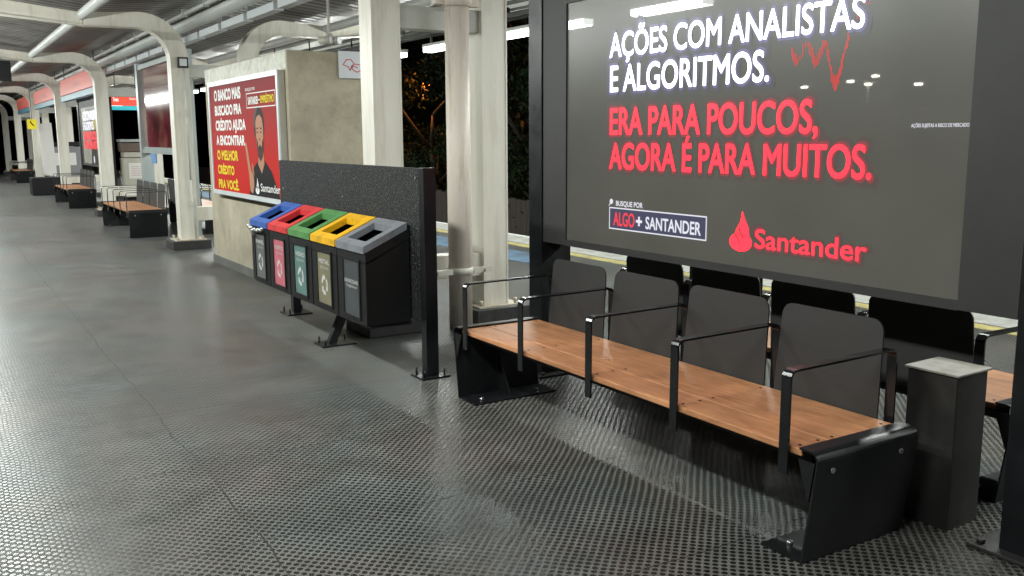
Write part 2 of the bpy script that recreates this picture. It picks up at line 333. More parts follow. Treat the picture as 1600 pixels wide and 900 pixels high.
# ------------------------------------------------------------------ setting
MOD = 7.05
YE = 72.0
EDGE_R, EDGE_L = 8.02, -0.85
bm = new_bm(); box(bm, EDGE_L, EDGE_R, -8, YE, -1.1, 0); struct(obj('platform_floor', bm, floor_m))
bm = new_bm(); box(bm, 7.50, 8.00, -8, YE, .0002, .006); struct(obj('platform_edge_strip', bm, edge_m))
bm = new_bm(); box(bm, 8.0, 8.09, -8, YE, -.08, .012); struct(obj('platform_edge_coping', bm, coping))
bm = new_bm(); box(bm, -0.9, -0.42, -8, YE, .0002, .006); struct(obj('near_edge_strip', bm, edge_m))
bm = new_bm(); box(bm, 7.28, 7.46, -8, YE, .0002, .005); struct(obj('yellow_line', bm, yellow))
bm = new_bm()
for y0, y1 in ((9.9, 13.4), (15, 18), (24, 29)): box(bm, 6.35, 6.95, y0, y1, .0002, .0042)
struct(obj('blue_floor_marking', bm, blue_l))
bm = new_bm(); box(bm, -60, 60, -20, 130, -3.3, -3.0); struct(obj('ground', bm, earth))
bm = new_bm(); box(bm, 8.3, 12.6, -15, 100, -2.99, -1.35); struct(obj('track_bed', bm, ballast))
bm = new_bm(); box(bm, -7, -0.9, -15, 100, -2.99, -1.35); struct(obj('near_track_bed', bm, ballast))
railm = mat('rail_steel', (0.2, 0.14, 0.1), 0.4, metal=0.7)
for gx in (9.3, 10.9, -3.6, -2.0):
    bm = new_bm(); box(bm, gx - .035, gx + .035, -15, 100, -1.35, -1.19)
    tag(obj('rail', bm, railm), 'steel running rail on the ballast beside the platform', 'rail', 'running rails')

# brown board fence beyond the track
t = thing('board_fence', 'dark brown board fence below the bushes across the track', 'fence', (12.7, 0, 0))
y = -4.0; bm = new_bm()
while y < 60:
    w = random.uniform(.24, .30); box(bm, 0, .03, y, y + w - .012, -1.6, .02 + random.uniform(-.03, .03)); y += w
obj('boards', bm, brown_wood, t)

# vegetation
def leaf_mat(name, c):
    mt = mat(name, c, 0.6, var=0.6, vscale=1.6, spec=.15)
    nt, N, L, p = nodes_of(mt); p.inputs['Subsurface Weight'].default_value = 0
    return mt
leafs = [leaf_mat('leaf_dark', (0.010, 0.018, 0.007)), leaf_mat('leaf_mid', (0.016, 0.032, 0.010)), leaf_mat('leaf_olive', (0.02, 0.028, 0.010))]
bark = mat('bark', (0.07, 0.055, 0.04), 0.9, var=0.4, vscale=10, bump=0.5, bscale=30)
def leaves(bm, c, rad, n, s0, s1, shell=0.35):
    for i in range(n):
        d = Vector((random.gauss(0, 1), random.gauss(0, 1), random.gauss(0, 1))).normalized() * (random.uniform(shell, 1) ** .6)
        p = Vector((c[0] + d.x * rad[0], c[1] + d.y * rad[1], c[2] + d.z * rad[2]))
        s = random.uniform(s0, s1); a = Vector((random.gauss(0, 1), random.gauss(0, 1), random.gauss(0, .7))).normalized(); b = a.orthogonal().normalized()
        b = Matrix.Rotation(random.uniform(0, 6.28), 3, a) @ b; cc = a.cross(b)
        bm.faces.new([bm.verts.new(p + b * s), bm.verts.new(p + cc * s * .38), bm.verts.new(p - b * s), bm.verts.new(p - cc * s * .38)])
def tree(x, y, z0, h, rw, label, lm, n=2600, extra=()):
    t = thing('broadleaf_tree', label, 'tree', (x, y, z0), 0, 'trees beyond the board fence')
    bm = new_bm(); pts = [Vector((0, 0, 0))]
    for i in range(4): pts.append(pts[-1] + Vector((random.uniform(-.15, .15), random.uniform(-.15, .15), h * .16)))
    for i in range(4): cyl(bm, pts[i], pts[i + 1], .17 * (1 - i * .17), .17 * (1 - (i + 1) * .17), 10)
    tips = []
    for k in range(7):
        a = k * 2.4 + random.uniform(-.3, .3); s = pts[2 + k % 3]; e = s + Vector((math.cos(a) * rw * .6, math.sin(a) * rw * .6, h * random.uniform(.14, .36)))
        cyl(bm, s, e, .06, .025, 7); tips.append(e)
    obj('trunk', bm, bark, t)
    bm = new_bm()
    for e in tips + [pts[-1] + Vector((0, 0, h * .2)), pts[3]]:
        for q in range(3):
            c = e + Vector((random.uniform(-.5, .5) * rw * .6, random.uniform(-.5, .5) * rw * .6, random.uniform(-.3, .3) * h * .2))
            r = rw * random.uniform(.22, .40); leaves(bm, c, (r, r, r * .75), n // 27, .05, .12, .2)
    for c, rr, k in extra: leaves(bm, c, rr, k, .06, .15, .05)
    obj('crown', bm, lm, t)
tree(15.2, 12.5, -3, 8.5, 3.0, 'dark tree seen right of the cream back pillar, beside the black screen post', leafs[0], 5200)
tree(14.6, 18.5, -3, 7.5, 2.8, 'mid green tree just left of the back pillar, beyond the fence', leafs[1], 5000)
tree(15.8, 24.5, -3, 8.0, 3.2, 'dark tree lit orange from behind, between the front pillar and round pipe', leafs[2], 5200)
tree(17.0, 33.0, -3, 8.5, 3.6, 'far dark tree above the fence, seen just right of the front pillar', leafs[0], 3600, [((-.5, -.9, 6.65), (.5, 1.5, .75), 700), ((-.9, .9, 6.3), (.4, 1.0, .7), 420), ((-1.0, -2.2, 6.9), (.5, 1.2, .7), 350)])
# bushes leaning over the fence: one uncountable mass
bm = new_bm()
for i in range(150):
    yy = random.uniform(6, 46); leaves(bm, (13.3 + random.uniform(-.35, 1.0), yy, random.uniform(-.6, 1.7)), (.5, .7, .5), 95, .04, .10, .1)
for i in range(40):
    yy = random.uniform(8, 20); leaves(bm, (12.4 + random.uniform(-.2, .2), yy, random.uniform(-1.5, -.7)), (.35, .5, .3), 60, .04, .08, .1)
o = obj('bushes', bm, leafs[1]); o['kind'] = 'stuff'; tag(o, 'dark green bushes hanging over the brown board fence', 'bushes')
# dense far thicket closing the view to the sky
bm = new_bm()
for i in range(260):
    yy = random.uniform(-2, 75); leaves(bm, (19.5 + random.uniform(-1, 2.5), yy, random.uniform(-2.5, 6.5)), (1.2, 1.6, 1.2), 70, .12, .30, .1)
box(bm, 22.5, 22.8, -10, 90, -3, 9)
o = obj('thicket', bm, leafs[0]); o['kind'] = 'stuff'; tag(o, 'dark wooded slope rising behind the fence and trees', 'woods')

# sodium lamp behind the trees
sod = mat('sodium_lamp', (1, .5, .1), .4, emit=(1.0, 0.28, 0.035), es=3.0)
t = thing('street_lamp', 'orange sodium street lamp shining through the leaves beside the round pipe', 'street lamp', (18.1, 33.6, -3))
bm = new_bm(); cyl(bm, (0, 0, 0), (0, 0, 6.85), .08, .05, 10); cyl(bm, (0, 0, 6.85), (-.9, 0, 7.0), .035, .03, 8); obj('pole', bm, galv, t)
bm = new_bm(); box(bm, -1.35, -.85, -.14, .14, 6.55, 6.80, .04); obj('lamp_head', bm, sod, t)
pl = bpy.data.lights.new('sodium_light', 'POINT'); pl.energy = 400; pl.color = (1.0, .30, .04); pl.shadow_soft_size = .2
lo = bpy.data.objects.new('sodium_light', pl); SC.collection.objects.link(lo); lo.parent = t; lo.location = (-1.1, -.45, 6.6)
# low city lamps to the left of the platform (seen mirrored in the screen)
lampw = mat('street_lamp_white', (1, 1, .9), .4, emit=(1.0, 0.98, 0.8), es=40.0)
def street_lamp(x, y, z, lab):
    t = thing('street_lamp', lab, 'street lamp', (x, y, -3), 0, 'white street lamps mirrored in the screen')
    bm = new_bm(); cyl(bm, (0, 0, 0), (0, 0, z + 3), .06, .05, 8); cyl(bm, (0, 0, z + 3), (0, .8, z + 3.1), .03, .03, 6); obj('pole', bm, galv, t)
    bm = new_bm(); box(bm, -.09, .09, .68, .92, z + 2.98, z + 3.07, .03); obj('lamp_head', bm, lampw, t)
for x, y, z, lab in ((-23.2, 25.2, 3.45, 'white street lamp mirrored right beside the tip of the red graph'), (-23.2, 26.8, 3.06, 'white street lamp mirrored just above the comma of the red line'),
                     (-23.2, 23.0, 3.56, 'small white street lamp mirrored left of the lit tree'), (-23.2, 21.9, 3.7, 'brightest white street lamp mirrored above the lit tree'),
                     (-23.2, 22.2, 3.42, 'white street lamp mirrored within the lit tree'), (-23.2, 20.1, 3.32, 'white street lamp mirrored nearest the right screen edge')):
    street_lamp(x, y, z, lab)
t = thing('low_building', 'low pale shed roof mirrored in the right half of the screen', 'building', (-25, 19.5, -3))
bm = new_bm(); box(bm, -3, 0, -4, 3.2, 0, 5.4); obj('wall', bm, tan_p, t)
bm = new_bm(); box(bm, -3.2, .2, -4.2, 3.4, 5.42, 5.58); obj('roof', bm, tube_white, t)
tt = thing('broadleaf_tree', 'pale lit tree mirrored in the screen under the brightest street lamp', 'tree', (-24.5, 22.2, -3))
bm = new_bm(); cyl(bm, (0, 0, 0), (0, 0, 4.5), .12, .07, 8); obj('trunk', bm, bark, tt)
bm = new_bm()
for k in range(8): leaves(bm, (random.uniform(-.8, .8), random.uniform(-1.2, 1.0), 5.2 + random.uniform(-.7, .7)), (.8, .8, .6), 160, .06, .12, .1)
obj('crown', bm, leafs[1], tt)

# ------------------------------------------------------------------ canopy roof
XC = 3.65; VL, VR = 1.94, 5.36
def roof_z(x):
    if x < VL: return 3.40 + (VL - x) * .12
    if x > VR: return 3.40 + (x - VR) * .12
    return 3.40 + (1 - abs(x - XC) / (XC - VL)) * .18
t = thing('canopy_roof', 'long dark corrugated metal roof over the platform', 'roof', (0, 0, 0))
def sheet(xs, y0, y1, amp=.022, pitch=.25):
    bm = new_bm(); prof = []
    y = y0
    while y < y1:
        prof += [(y, 0), (y + pitch * .5, 0), (y + pitch * .62, amp), (y + pitch * .88, amp)]; y += pitch
    prev = None
    for x in xs:
        row = [bm.verts.new((x, yy, roof_z(x) + dz)) for yy, dz in prof]
        if prev:
            for i in range(len(row) - 1): bm.faces.new((prev[i], prev[i + 1], row[i + 1], row[i]))
        prev = row
    return bm
obj('left_roof_sheet', sheet((-1.3, VL - .002), -6, YE), roof_m, t)
obj('middle_roof_sheet', sheet((VL, XC, VR), -6, YE), roof_m, t)
obj('right_roof_sheet', sheet((VR + .002, 8.6), -6, YE), roof_m, t)
for x, lab in ((1.92, 0), (5.38, 0)):
    bm = new_bm(); cyl(bm, (x, -5, 3.245), (x, YE, 3.245), .065, n=20); obj('round_gutter', bm, tube_white, t)
for x in (0.1, -1.2, 7.2, 8.5):
    bm = new_bm(); z = roof_z(x) - .012; box(bm, x - .03, x + .03, -5, YE, z - .10, z); obj('purlin', bm, beam_m, t)
bm = new_bm(); cyl(bm, (3.52, -4, 3.31), (3.52, YE, 3.31), .10, n=24); tag(obj('gutter_pipe', bm, tube_white), 'wide white pipe running under the roof ridge above the white trunking', 'pipe')
bm = new_bm(); cyl(bm, (3.27, -4, 3.34), (3.27, YE, 3.34), .028, n=12)
k = -4.0
while k < 60: box(bm, 3.23, 3.31, k, k + .04, 3.295, 3.40); k += 1.2
tag(obj('conduit', bm, tube_white), 'thin clipped conduit left of the wide white pipe under the roof', 'conduit')

# ------------------------------------------------------------------ portal frames
XF0, XF1 = 3.03, 3.27     # front column
def arch_column(side):
    """side -1: front column bending towards -X ; +1 back column bending to +X. built around XC"""
    # outer (towards centre) and inner polylines for the front one, mirrored for the back one
    def mx(x): return x if side < 0 else 2 * XC - x
    O = [(3.27, .06), (3.27, 2.55)] + arc(2.64, 2.69, .63, 0, 88, 12) + [(1.94, 3.27)]
    I = [(3.035, .06), (3.035, 2.55)] + arc(2.60, 2.69, .435, 0, 88, 12) + [(1.94, 3.115)]
    bm = new_bm(); w = .12
    Om = [(mx(x), z) for x, z in O]; Im = [(mx(x), z) for x, z in I]
    ribbon(bm, Om, Im, -w + .006, w - .006)
    # flange lips
    for P, s in ((Im, 0), (Om, 0)):
        A, B = offset_line(P, .014); ribbon(bm, A, B, -w, w)
    # outer wing beam
    T = [(1.935, 3.27), (-1.0, 3.60)]; Bt = [(1.935, 3.115), (-1.0, 3.36)]
    ribbon(bm, [(mx(x), z) for x, z in T], [(mx(x), z) for x, z in Bt], -.03, .03)
    for P in (T, Bt):
        A, B = offset_line([(mx(x), z) for x, z in P], .014); ribbon(bm, A, B, -.075, .075)
    return bm
def portal(y, lab):
    t = thing('portal_frame', lab, 'steel frame', (0, y, 0), 0, 'cream steel portal frames along the platform')
    c1 = obj('arched_column', arch_column(-1), cream, t); c2 = obj('arched_column', arch_column(1), cream, t)
    bm = new_bm(); box(bm, 3.275, 4.025, -.08, .08, 2.46, 2.64, .004); obj('upper_beam', bm, beam_m, t)
    bm = new_bm(); box(bm, 3.275, 4.025, -.08, .08, .40, .60, .004); obj('lower_beam', bm, cream, t)
    for cx_ in (3.15, 4.15):
        bm = new_bm(); box(bm, cx_ - .27, cx_ + .27, -.25, .25, 0, .125, .008); pl = obj('plinth', bm, plinth_m, t)
        bm = new_bm(); box(bm, cx_ - .22, cx_ + .22, -.2, .2, .1255, .138)
        for sx in (-1, 1):
            for sy in (-1, 1): cyl(bm, (cx_ + sx * .175, sy * .15, .138), (cx_ + sx * .175, sy * .15, .185), .016, n=8)
        obj('base_plate', bm, mat('foot_paint', (.55, .50, .40), .55, var=.3, vscale=9, dirt=(.22, .13, .07), dscale=9, damt=.85), pl)
    return t
labs = ['cream portal frame nearest the camera, with the round drainpipe strapped between its pillars',
        'cream portal frame left of the concrete kiosk, with a black floodlight on its column',
        'cream portal frame standing just behind the second bench from the camera',
        'cream portal frame behind the third bench, its arch bending over the red line sign',
        'cream portal frame at the far left with dark rectangular plate beside the yellow sign',
        'cream portal frame near the left picture edge behind the far bench',
        'farthest cream portal frame, at the left picture edge']
portals = []
p1 = portal(MOD, labs[0])
for k in range(2, 8): dup(p1, (0, MOD * k, 0), 0, labs[k - 1], 'cream steel portal frames along the platform')

# round drainpipe
t = thing('drainpipe', 'fat beige drainpipe with rusty streaks and clamp between the nearest pillars', 'pipe', (3.685, 6.74, 0))
bm = new_bm(); cyl(bm, (0, 0, 0), (0, 0, 2.6), .098, n=36); cyl(bm, (0, 0, 2.6), (0, 0, 3.4), .098, n=36); obj('pipe', bm, pipe_m, t)
bm = new_bm(); cyl(bm, (0, 0, .47), (0, 0, .525), .110, n=36); box(bm, -.27, -.10, -.06, -.04, .475, .52); box(bm, .10, .27, -.06, -.04, .475, .52); cyl(bm, (-.235, -.08, .497), (-.235, -.04, .497), .014, n=8); cyl(bm, (.21, -.08, .497), (.21, -.04, .497), .014, n=8); obj('clamp', bm, cream, t)
bm = new_bm(); cyl(bm, (0, 0, 2.62), (0, 0, 2.74), .122, n=36); box(bm, -.20, .20, -.02, .05, 2.63, 2.72); obj('collar', bm, pipe_m, t)

# cable trunking segments under the ridge
def trunk_seg():
    t = thing('cable_trunking', '', 'trunking', (3.35, 0, 3.0), 0, 'white trunking boxes in a row under the roof')
    bm = new_bm(); box(bm, -.06, .06, 0, .98, -.045, .045, .006); obj('cover', bm, white_pl, t)
    bm = new_bm(); box(bm, -.03, .07, 1.03, 1.07, -.03, .12); obj('bracket', bm, tray_m, t)
    return t
ts = trunk_seg(); ts.location = (3.35, 9.0, 3.0); ts['label'] = 'white trunking box under the roof, nearest the camera, at the top picture edge'
names_seg = ['white trunking box second from the top picture edge, above the concrete kiosk', 'white trunking box third from the top picture edge, right of the arch',
             'white trunking box just right of the arch that carries the floodlight', 'white trunking box just left of the arch that carries the floodlight']
for i in range(1, 30):
    lab = names_seg[i - 1] if i <= 4 else 'small white trunking box in the far row left of the floodlight arch'
    dup(ts, (3.35, 9.0 + 1.12 * i, 3.0), 0, lab, ts['group'])

# ------------------------------------------------------------------ lamps
def make_lamp(x, y):
    t = thing('tube_lamp', '', 'lamp', (x, y, ZL), 0, 'lit tube lamps hanging over the platform edges')
    bm = new_bm(); box(bm, -.08, .08, -.55, .55, .03, .08, .012); obj('housing', bm, lamp_house, t)
    bm = new_bm(); box(bm, -.07, .07, -.53, .53, -.035, .028); obj('diffuser', bm, lampm, t)
    bm = new_bm()
    for s in (-.4, .4): box(bm, -.012, .012, s - .012, s + .012, .086, .20)
    obj('hanger', bm, tray_m, t)
    ld = bpy.data.lights.new('tube_light', 'AREA'); ld.shape = 'RECTANGLE'; ld.size = .13; ld.size_y = 1.06; ld.energy = LAMP_W; ld.color = (0.95, 1.0, 0.955)
    lo = bpy.data.objects.new('tube_light', ld); SC.collection.objects.link(lo); lo.parent = t; lo.location = (0, 0, -.040)
    sd = bpy.data.lights.new('tube_side_light', 'AREA'); sd.shape = 'RECTANGLE'; sd.size = .055; sd.size_y = 1.06; sd.energy = SIDE_W; sd.color = (0.95, 1.0, 0.955)
    for sg in (-1, 1):
        lo = bpy.data.objects.new('tube_side_light', sd); SC.collection.objects.link(lo); lo.parent = t; lo.location = (sg * .075, 0, -.004); lo.rotation_euler = (0, -sg * math.pi / 2, 0)
    return t
XLR, XLL = 6.40, 0.40
ZL = 2.862
lab_r = {5: 'lit tube lamp beside the black screen post, right of the pale back pillar', 6: 'lit tube lamp crossing behind the round drainpipe', 7: 'small lit tube lamp just right of the wide front pillar',
         13: 'far lit tube lamp seen left of the concrete kiosk'}
l0 = make_lamp(XLR, 10.2 - 1.89 * 5); l0['label'] = 'lit tube lamp of the right hand row, hidden behind the screen'
for i in (-2, -1, *range(1, 24)):
    dup(l0, (XLR, .75 + 1.89 * i, ZL), 0, lab_r.get(i, 'lit tube lamp of the right hand row, hidden behind the screen' if i < 5 else 'distant lit tube lamp of the right hand row, mostly hidden'), l0['group'])
for i in range(-1, 20):
    dup(l0, (XLL, 7.27 + 1.9 * (i - 2), ZL), 0, 'lit tube lamp over the near platform edge, mirrored in the screen' if i in (2, 3) else 'lit tube lamp over the near platform edge, outside the picture', l0['group'])
for x, lab in ((XLR, 'grey cable tray carrying the right hand lamps'), (XLL, 'grey cable tray carrying the lamps over the near edge')):
    t = thing('cable_tray', lab, 'cable tray', (x, 0, ZL + .2))
    bm = new_bm(); box(bm, -.09, .09, -4, 55, 0, .035); box(bm, -.1, -.092, -4, 55, 0, .06); box(bm, .092, .1, -4, 55, 0, .06); obj('tray', bm, tray_m, t)
    for i in range(26):
        y = -3.4 + 2.1 * i; bm = new_bm(); box(bm, -.01, .01, y, y + .02, .035, roof_z(x) - ZL - .22); obj('hanger_rod', bm, tray_m, t)
    bm = new_bm(); cyl(bm, (.22, -4, .13), (.22, 55, .13), .05, n=14); obj('pipe', bm, tube_white, t)
    bm = new_bm()
    for i in range(13):
        y = -2.2 + 4.2 * i; box(bm, -.07, .07, y, y + .28, .062, .16, .02)
    obj('junction_boxes', bm, black_matt, t)

# ------------------------------------------------------------------ benches
def make_bench():
    """origin on the floor under the seat centre; +x is the backrest side, length along y"""
    t = thing('platform_bench', '', 'bench', (0, 0, 0), 0, 'black steel benches with wooden seats')
    H = 1.31
    # planks
    bm = new_bm(); box(bm, -.275, -.105, -H, H, .412, .440, .005); obj('seat_plank', bm, wood, t)
    bm = new_bm(); box(bm, -.101, .285, -H, H, .412, .440, .005); obj('seat_plank', bm, wood, t)
    bm = new_bm(); box(bm, -.22, -.18, -H, H, .375, .411); box(bm, .18, .24, -H, H, .36, .411)
    for y in (-.93, -.31, .31, .93): box(bm, -.2, .18, y - .02, y + .02, .37, .411)
    obj('seat_frame', bm, black_matt, t)
    for s in (-1, 1):
        # folded end panel: flap over the plank end, rounded shoulder, sloping leg, foot flange turned inwards
        path = [(s * (H - .0), .447), (s * (H + .050), .447)] + [(s * (H + .050 + .035 * math.sin(R_(a))), .412 + .035 * math.cos(R_(a))) for a in (15, 30, 45, 60, 75, 90)] + [(s * (H + .032), .006), (s * (H - .17), .006)]
        A, B = offset_line(path, .008)
        bm = new_bm(); ribbon(bm, A, B, -.29, .30, axis='x'); o = obj('end_panel', bm, black, t)
        for x in (-.288, .28):
            bm = new_bm(); prism_x(bm, [(s * (H + .072), .405), (s * (H - .005), .405), (s * (H - .002), .395), (s * (H + .050), .25)], x, x + .008); obj('gusset', bm, black_matt, o)
        bm = new_bm(); prism_x(bm, [(s * (H + .022), .02), (s * (H - .11), .012), (s * (H + .042), .26)], -.004, .004); obj('gusset', bm, black_matt, o)
        for x in (-.2, .2):
            bm = new_bm(); cyl(bm, (x, s * (H + .076), .37), (x, s * (H + .088), .37), .011, n=10); obj('bolt', bm, steel, o)
            bm = new_bm(); cyl(bm, (x, s * (H - .1), .008), (x, s * (H - .1), .022), .013, n=8); obj('bolt', bm, steel, o)
    for yy in (-1.27, -.62, 0, .62, 1.27):
        for xx in (-.24, -.14, -.06, .24):
            bm = new_bm(); cyl(bm, (xx, yy, .4395), (xx, yy, .4415), .007, n=8); obj('screw', bm, black_matt, t)
    pw = .0225
    for k in range(4):
        yc = (-.93 + .62 * k) + .0
        # backrest plate with rounded upper corners, leaning back
        ys0, ys1, zt, zb, r = yc - .268, yc + .268, .846, .415, .055
        pts = [(ys0 - .012, zb), (ys1 + .012, zb)] + [(ys1 - r + r * math.cos(R_(a)), zt - r + r * math.sin(R_(a))) for a in range(0, 91, 15)] + [(ys0 + r + r * math.cos(R_(a)), zt - r + r * math.sin(R_(a))) for a in range(90, 181, 15)]
        bm = new_bm(); f = []
        for dx in (0, .008): f.append([bm.verts.new((.290 + dx + (z - zb) * .075, y, z)) for y, z in pts])
        n = len(pts); bm.faces.new(f[0][::-1]); bm.faces.new(f[1])
        for i in range(n): bm.faces.new((f[0][i], f[0][(i + 1) % n], f[1][(i + 1) % n], f[1][i]))
        obj('backrest', bm, backmat, t)
    for k in range(5):
        yc = -1.24 + .62 * k
        path = [(-.293, .33), (-.293, .70)] + [(-.293 + .03 - .03 * math.cos(R_(a)), .70 + .03 * math.sin(R_(a))) for a in (20, 40, 60, 80, 90)] + [(.30, .735)] + [(.30 + .03 * math.sin(R_(a)), .705 + .03 * math.cos(R_(a))) for a in (20, 45, 70, 90)] + [(.33, .36)]
        A, B = offset_line(path, .009); bm = new_bm(); ribbon(bm, A, B, yc - pw, yc + pw); obj('armrest', bm, arm_paint, t)
    return t
BX, BXR = 2.945, 4.135
b0 = make_bench(); b0.location = (BX, 3.56, 0); b0['label'] = 'nearest wooden seated bench, in front of the big lit screen'
BY = [(3.56, 'bench back to back behind the nearest bench, seen under the screen'), (17.30, 'bench back to back behind the second bench, partly hidden by the white column'),
      (24.95, 'bench back to back behind the third bench, far left'), (39.9, 'bench back to back behind the farthest bench')]
fl = ['', 'second bench from the camera, left of the white column', 'third bench from the camera, smaller, further left', 'farthest bench, cut by the left picture edge']
for i, (y, lab) in enumerate(BY):
    if i: dup(b0, (BX, y, 0), 0, fl[i], b0['group'])
    if i < 3: dup(b0, (BXR, y - .05, 0), math.pi, lab, b0['group'])

# ------------------------------------------------------------------ big screen cabinet
SX = 3.40
t = thing('led_screen', 'large lit advertising screen in a black steel cabinet behind the nearest bench', 'screen', (0, 0, 0))
Y0, Y1, ZB, ZT = 2.13, 4.80, .952, 2.395
bm = new_bm()
box(bm, SX - .012, SX + .20, 1.885, 2.128, .915, 2.60); box(bm, SX - .012, SX + .20, 4.802, 5.055, .915, 2.60)
box(bm, SX - .012, SX + .20, 2.128, 4.802, .912, .950); box(bm, SX - .012, SX + .20, 2.128, 4.802, 2.397, 2.60)
box(bm, SX + .06, SX + .19, 2.128, 4.802, .951, 2.396)
obj('cabinet', bm, backmat, t)
bm = new_bm(); box(bm, SX - .002, SX + .05, Y0, Y1, ZB - .001, ZT + .001); obj('screen_panel', bm, led_m, t)
for y0, y1 in ((1.70, 1.880), (5.062, 5.215)):
    bm = new_bm(); box(bm, SX - .02, SX + .215, y0, y1, .0, 2.62, .004); p = obj('post', bm, black, t)
    bm = new_bm(); box(bm, SX - .075, SX + .30, y0 - .06, y1 + .10, .002, .018, .003)
    for yy in (y0 - .03, y1 + .065):
        cyl(bm, (SX - .03, yy, .018), (SX - .03, yy, .035), .016, n=8)
    obj('base_plate', bm, backmat, p)
def P1(d): return lambda u, v: Vector((SX - .002 - d, u, v))
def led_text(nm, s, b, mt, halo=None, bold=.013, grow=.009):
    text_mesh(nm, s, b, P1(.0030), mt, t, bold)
    if halo:  # grown dim copies behind the letters paint their bloom on the panel
        u0, u1, v0, v1 = b; text_mesh(nm + '_painted_outer_glow', s, (u0 + 2.6 * grow, u1 - 2.6 * grow, v0 - 2.2 * grow, v1 + 2.2 * grow), P1(.0009), led_far_r if halo is led_halo_r else led_far, t, bold + .055)
        u0, u1, v0, v1 = b; text_mesh(nm + '_painted_halo', s, (u0 + grow, u1 - grow, v0 - grow, v1 + grow), P1(.0018), halo, t, bold + .022)
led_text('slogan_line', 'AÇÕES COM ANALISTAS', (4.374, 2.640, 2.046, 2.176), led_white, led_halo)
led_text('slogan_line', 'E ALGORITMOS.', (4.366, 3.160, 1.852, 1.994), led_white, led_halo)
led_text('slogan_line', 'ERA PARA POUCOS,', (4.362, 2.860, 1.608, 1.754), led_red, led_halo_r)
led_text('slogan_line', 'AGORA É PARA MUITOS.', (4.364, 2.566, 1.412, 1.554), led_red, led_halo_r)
led_text('small_caption', 'BUSQUE POR', (4.300, 4.060, 1.196, 1.224), led_soft, None, .02)
flat_poly('search_icon', [[(4.345 + .016 * math.cos(a) , 1.218 + .016 * math.sin(a)) for a in (i * .5236 for i in range(12))], [(4.352, 1.206), (4.366, 1.190), (4.370, 1.194), (4.356, 1.210)]], P1(.003), led_soft, t)
flat_poly('caption_frame', framepoly(4.364, 3.544, 1.056, 1.185, .007), P1(.003), led_soft, t)
flat_poly('caption_ground', [[(4.357, 1.063), (3.551, 1.063), (3.551, 1.178), (4.357, 1.178)]], P1(.0014), mat('led_navy', (.02, .02, .02), .3, emit=(.05, .05, .10), es=1), t)
led_text('caption_word', 'ALGO', (4.322, 4.130, 1.081, 1.157), led_soft_r, None, .02)
flat_poly('plus_mark', [[(4.116, 1.110), (4.062, 1.110), (4.062, 1.126), (4.116, 1.126)], [(4.097, 1.091), (4.081, 1.091), (4.081, 1.145), (4.097, 1.145)]], P1(.0032), led_soft, t)
led_text('caption_word', 'SANTANDER', (4.030, 3.588, 1.082, 1.148), led_soft, None, .02)
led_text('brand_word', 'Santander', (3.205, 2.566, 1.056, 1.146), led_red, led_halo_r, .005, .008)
def mir(polys): return [[(-u, v) for u, v in q] for q in polys]
def curl(cu, cv, s, m):  # dark inner strokes of the flame
    return [[(cu - .05 * s, cv + .35 * s), (cu - .02 * s, cv + .1 * s), (cu + .16 * s, cv - .12 * s), (cu + .14 * s, cv - .30 * s), (cu + .08 * s, cv - .12 * s), (cu - .10 * s, cv + .1 * s)],
            [(cu - .22 * s, cv + .1 * s), (cu - .2 * s, cv - .06 * s), (cu - .02 * s, cv - .26 * s), (cu - .03 * s, cv - .42 * s), (cu - .1 * s, cv - .26 * s), (cu - .27 * s, cv - .08 * s)]]
flat_poly('flame_mark', mir(flame(-3.303, 1.117, .145)), P1(.003), led_red, t)
flat_poly('flame_mark_gap', mir([[(u + dx, v) for u, v in q] for q in curl(-3.303, 1.117, .145, 0) for dx in (0,)]), P1(.0042), mat('led_gap', (.03, .03, .03), .3, emit=(.12, .03, .03), es=1.0), t)
random.seed(3)
bars = []; pts = [(3.02, 1.99), (2.985, 1.935), (2.96, 2.02), (2.89, 1.94), (2.875, 2.0), (2.84, 1.86), (2.80, 1.97), (2.765, 2.04), (2.74, 1.90), (2.70, 1.80), (2.66, 1.88), (2.62, 2.02), (2.57, 2.22)]
pts = [(3.03, 1.985), (3.01, 1.94), (2.985, 1.93), (2.94, 2.02), (2.91, 1.96), (2.89, 1.91), (2.865, 1.95), (2.84, 2.01), (2.815, 1.93), (2.795, 1.85), (2.775, 1.815), (2.76, 1.84), (2.745, 1.90), (2.73, 1.97), (2.71, 2.03), (2.67, 2.09), (2.63, 2.15), (2.58, 2.23)]
for i in range(len(pts) - 1):
    (a, za), (b, zb_) = pts[i], pts[i + 1]
    for q in range(3):
        f = (q + .5) / 3; y = a + (b - a) * f; z = za + (zb_ - za) * f; h = random.uniform(.012, .036)
        bars.append([(y + .0028, z - h), (y - .0028, z - h), (y - .0028, z + h), (y + .0028, z + h)])
flat_poly('share_price_graph', bars, P1(.0010), led_chart, t)
text_mesh('small_print', 'AÇÕES SUJEITAS A RISCO DE MERCADO', (2.386, 2.136, 1.627, 1.641), P1(.003), led_soft, t, .01)
flat_poly('screen_grain', [[(4.395, 1.96), (4.393, 1.96), (4.393, 1.02), (4.395, 1.02)]], P1(.0012), mat('seam', (.12, .12, .11), .3), t)
random.seed(11)

# small black bollard box
t = thing('bollard_box', 'small square black box with a pale worn top beside the bench end', 'box', (3.492, 2.212, 0), R_(2))
bm = new_bm(); box(bm, -.110, .110, -.108, .108, 0, .645, .004); obj('body', bm, mat('box_black', (.02, .02, .019), .5, var=.5, vscale=5, dirt=(.045, .045, .04), dscale=6, damt=.4), t)
bm = new_bm(); box(bm, -.122, .122, -.120, .120, .646, .656, .003); obj('cap', bm, mat('cap_grey', (.27, .25, .215), .6, var=.15, vscale=5, dirt=(.10, .075, .05), dscale=9, damt=.6), t)

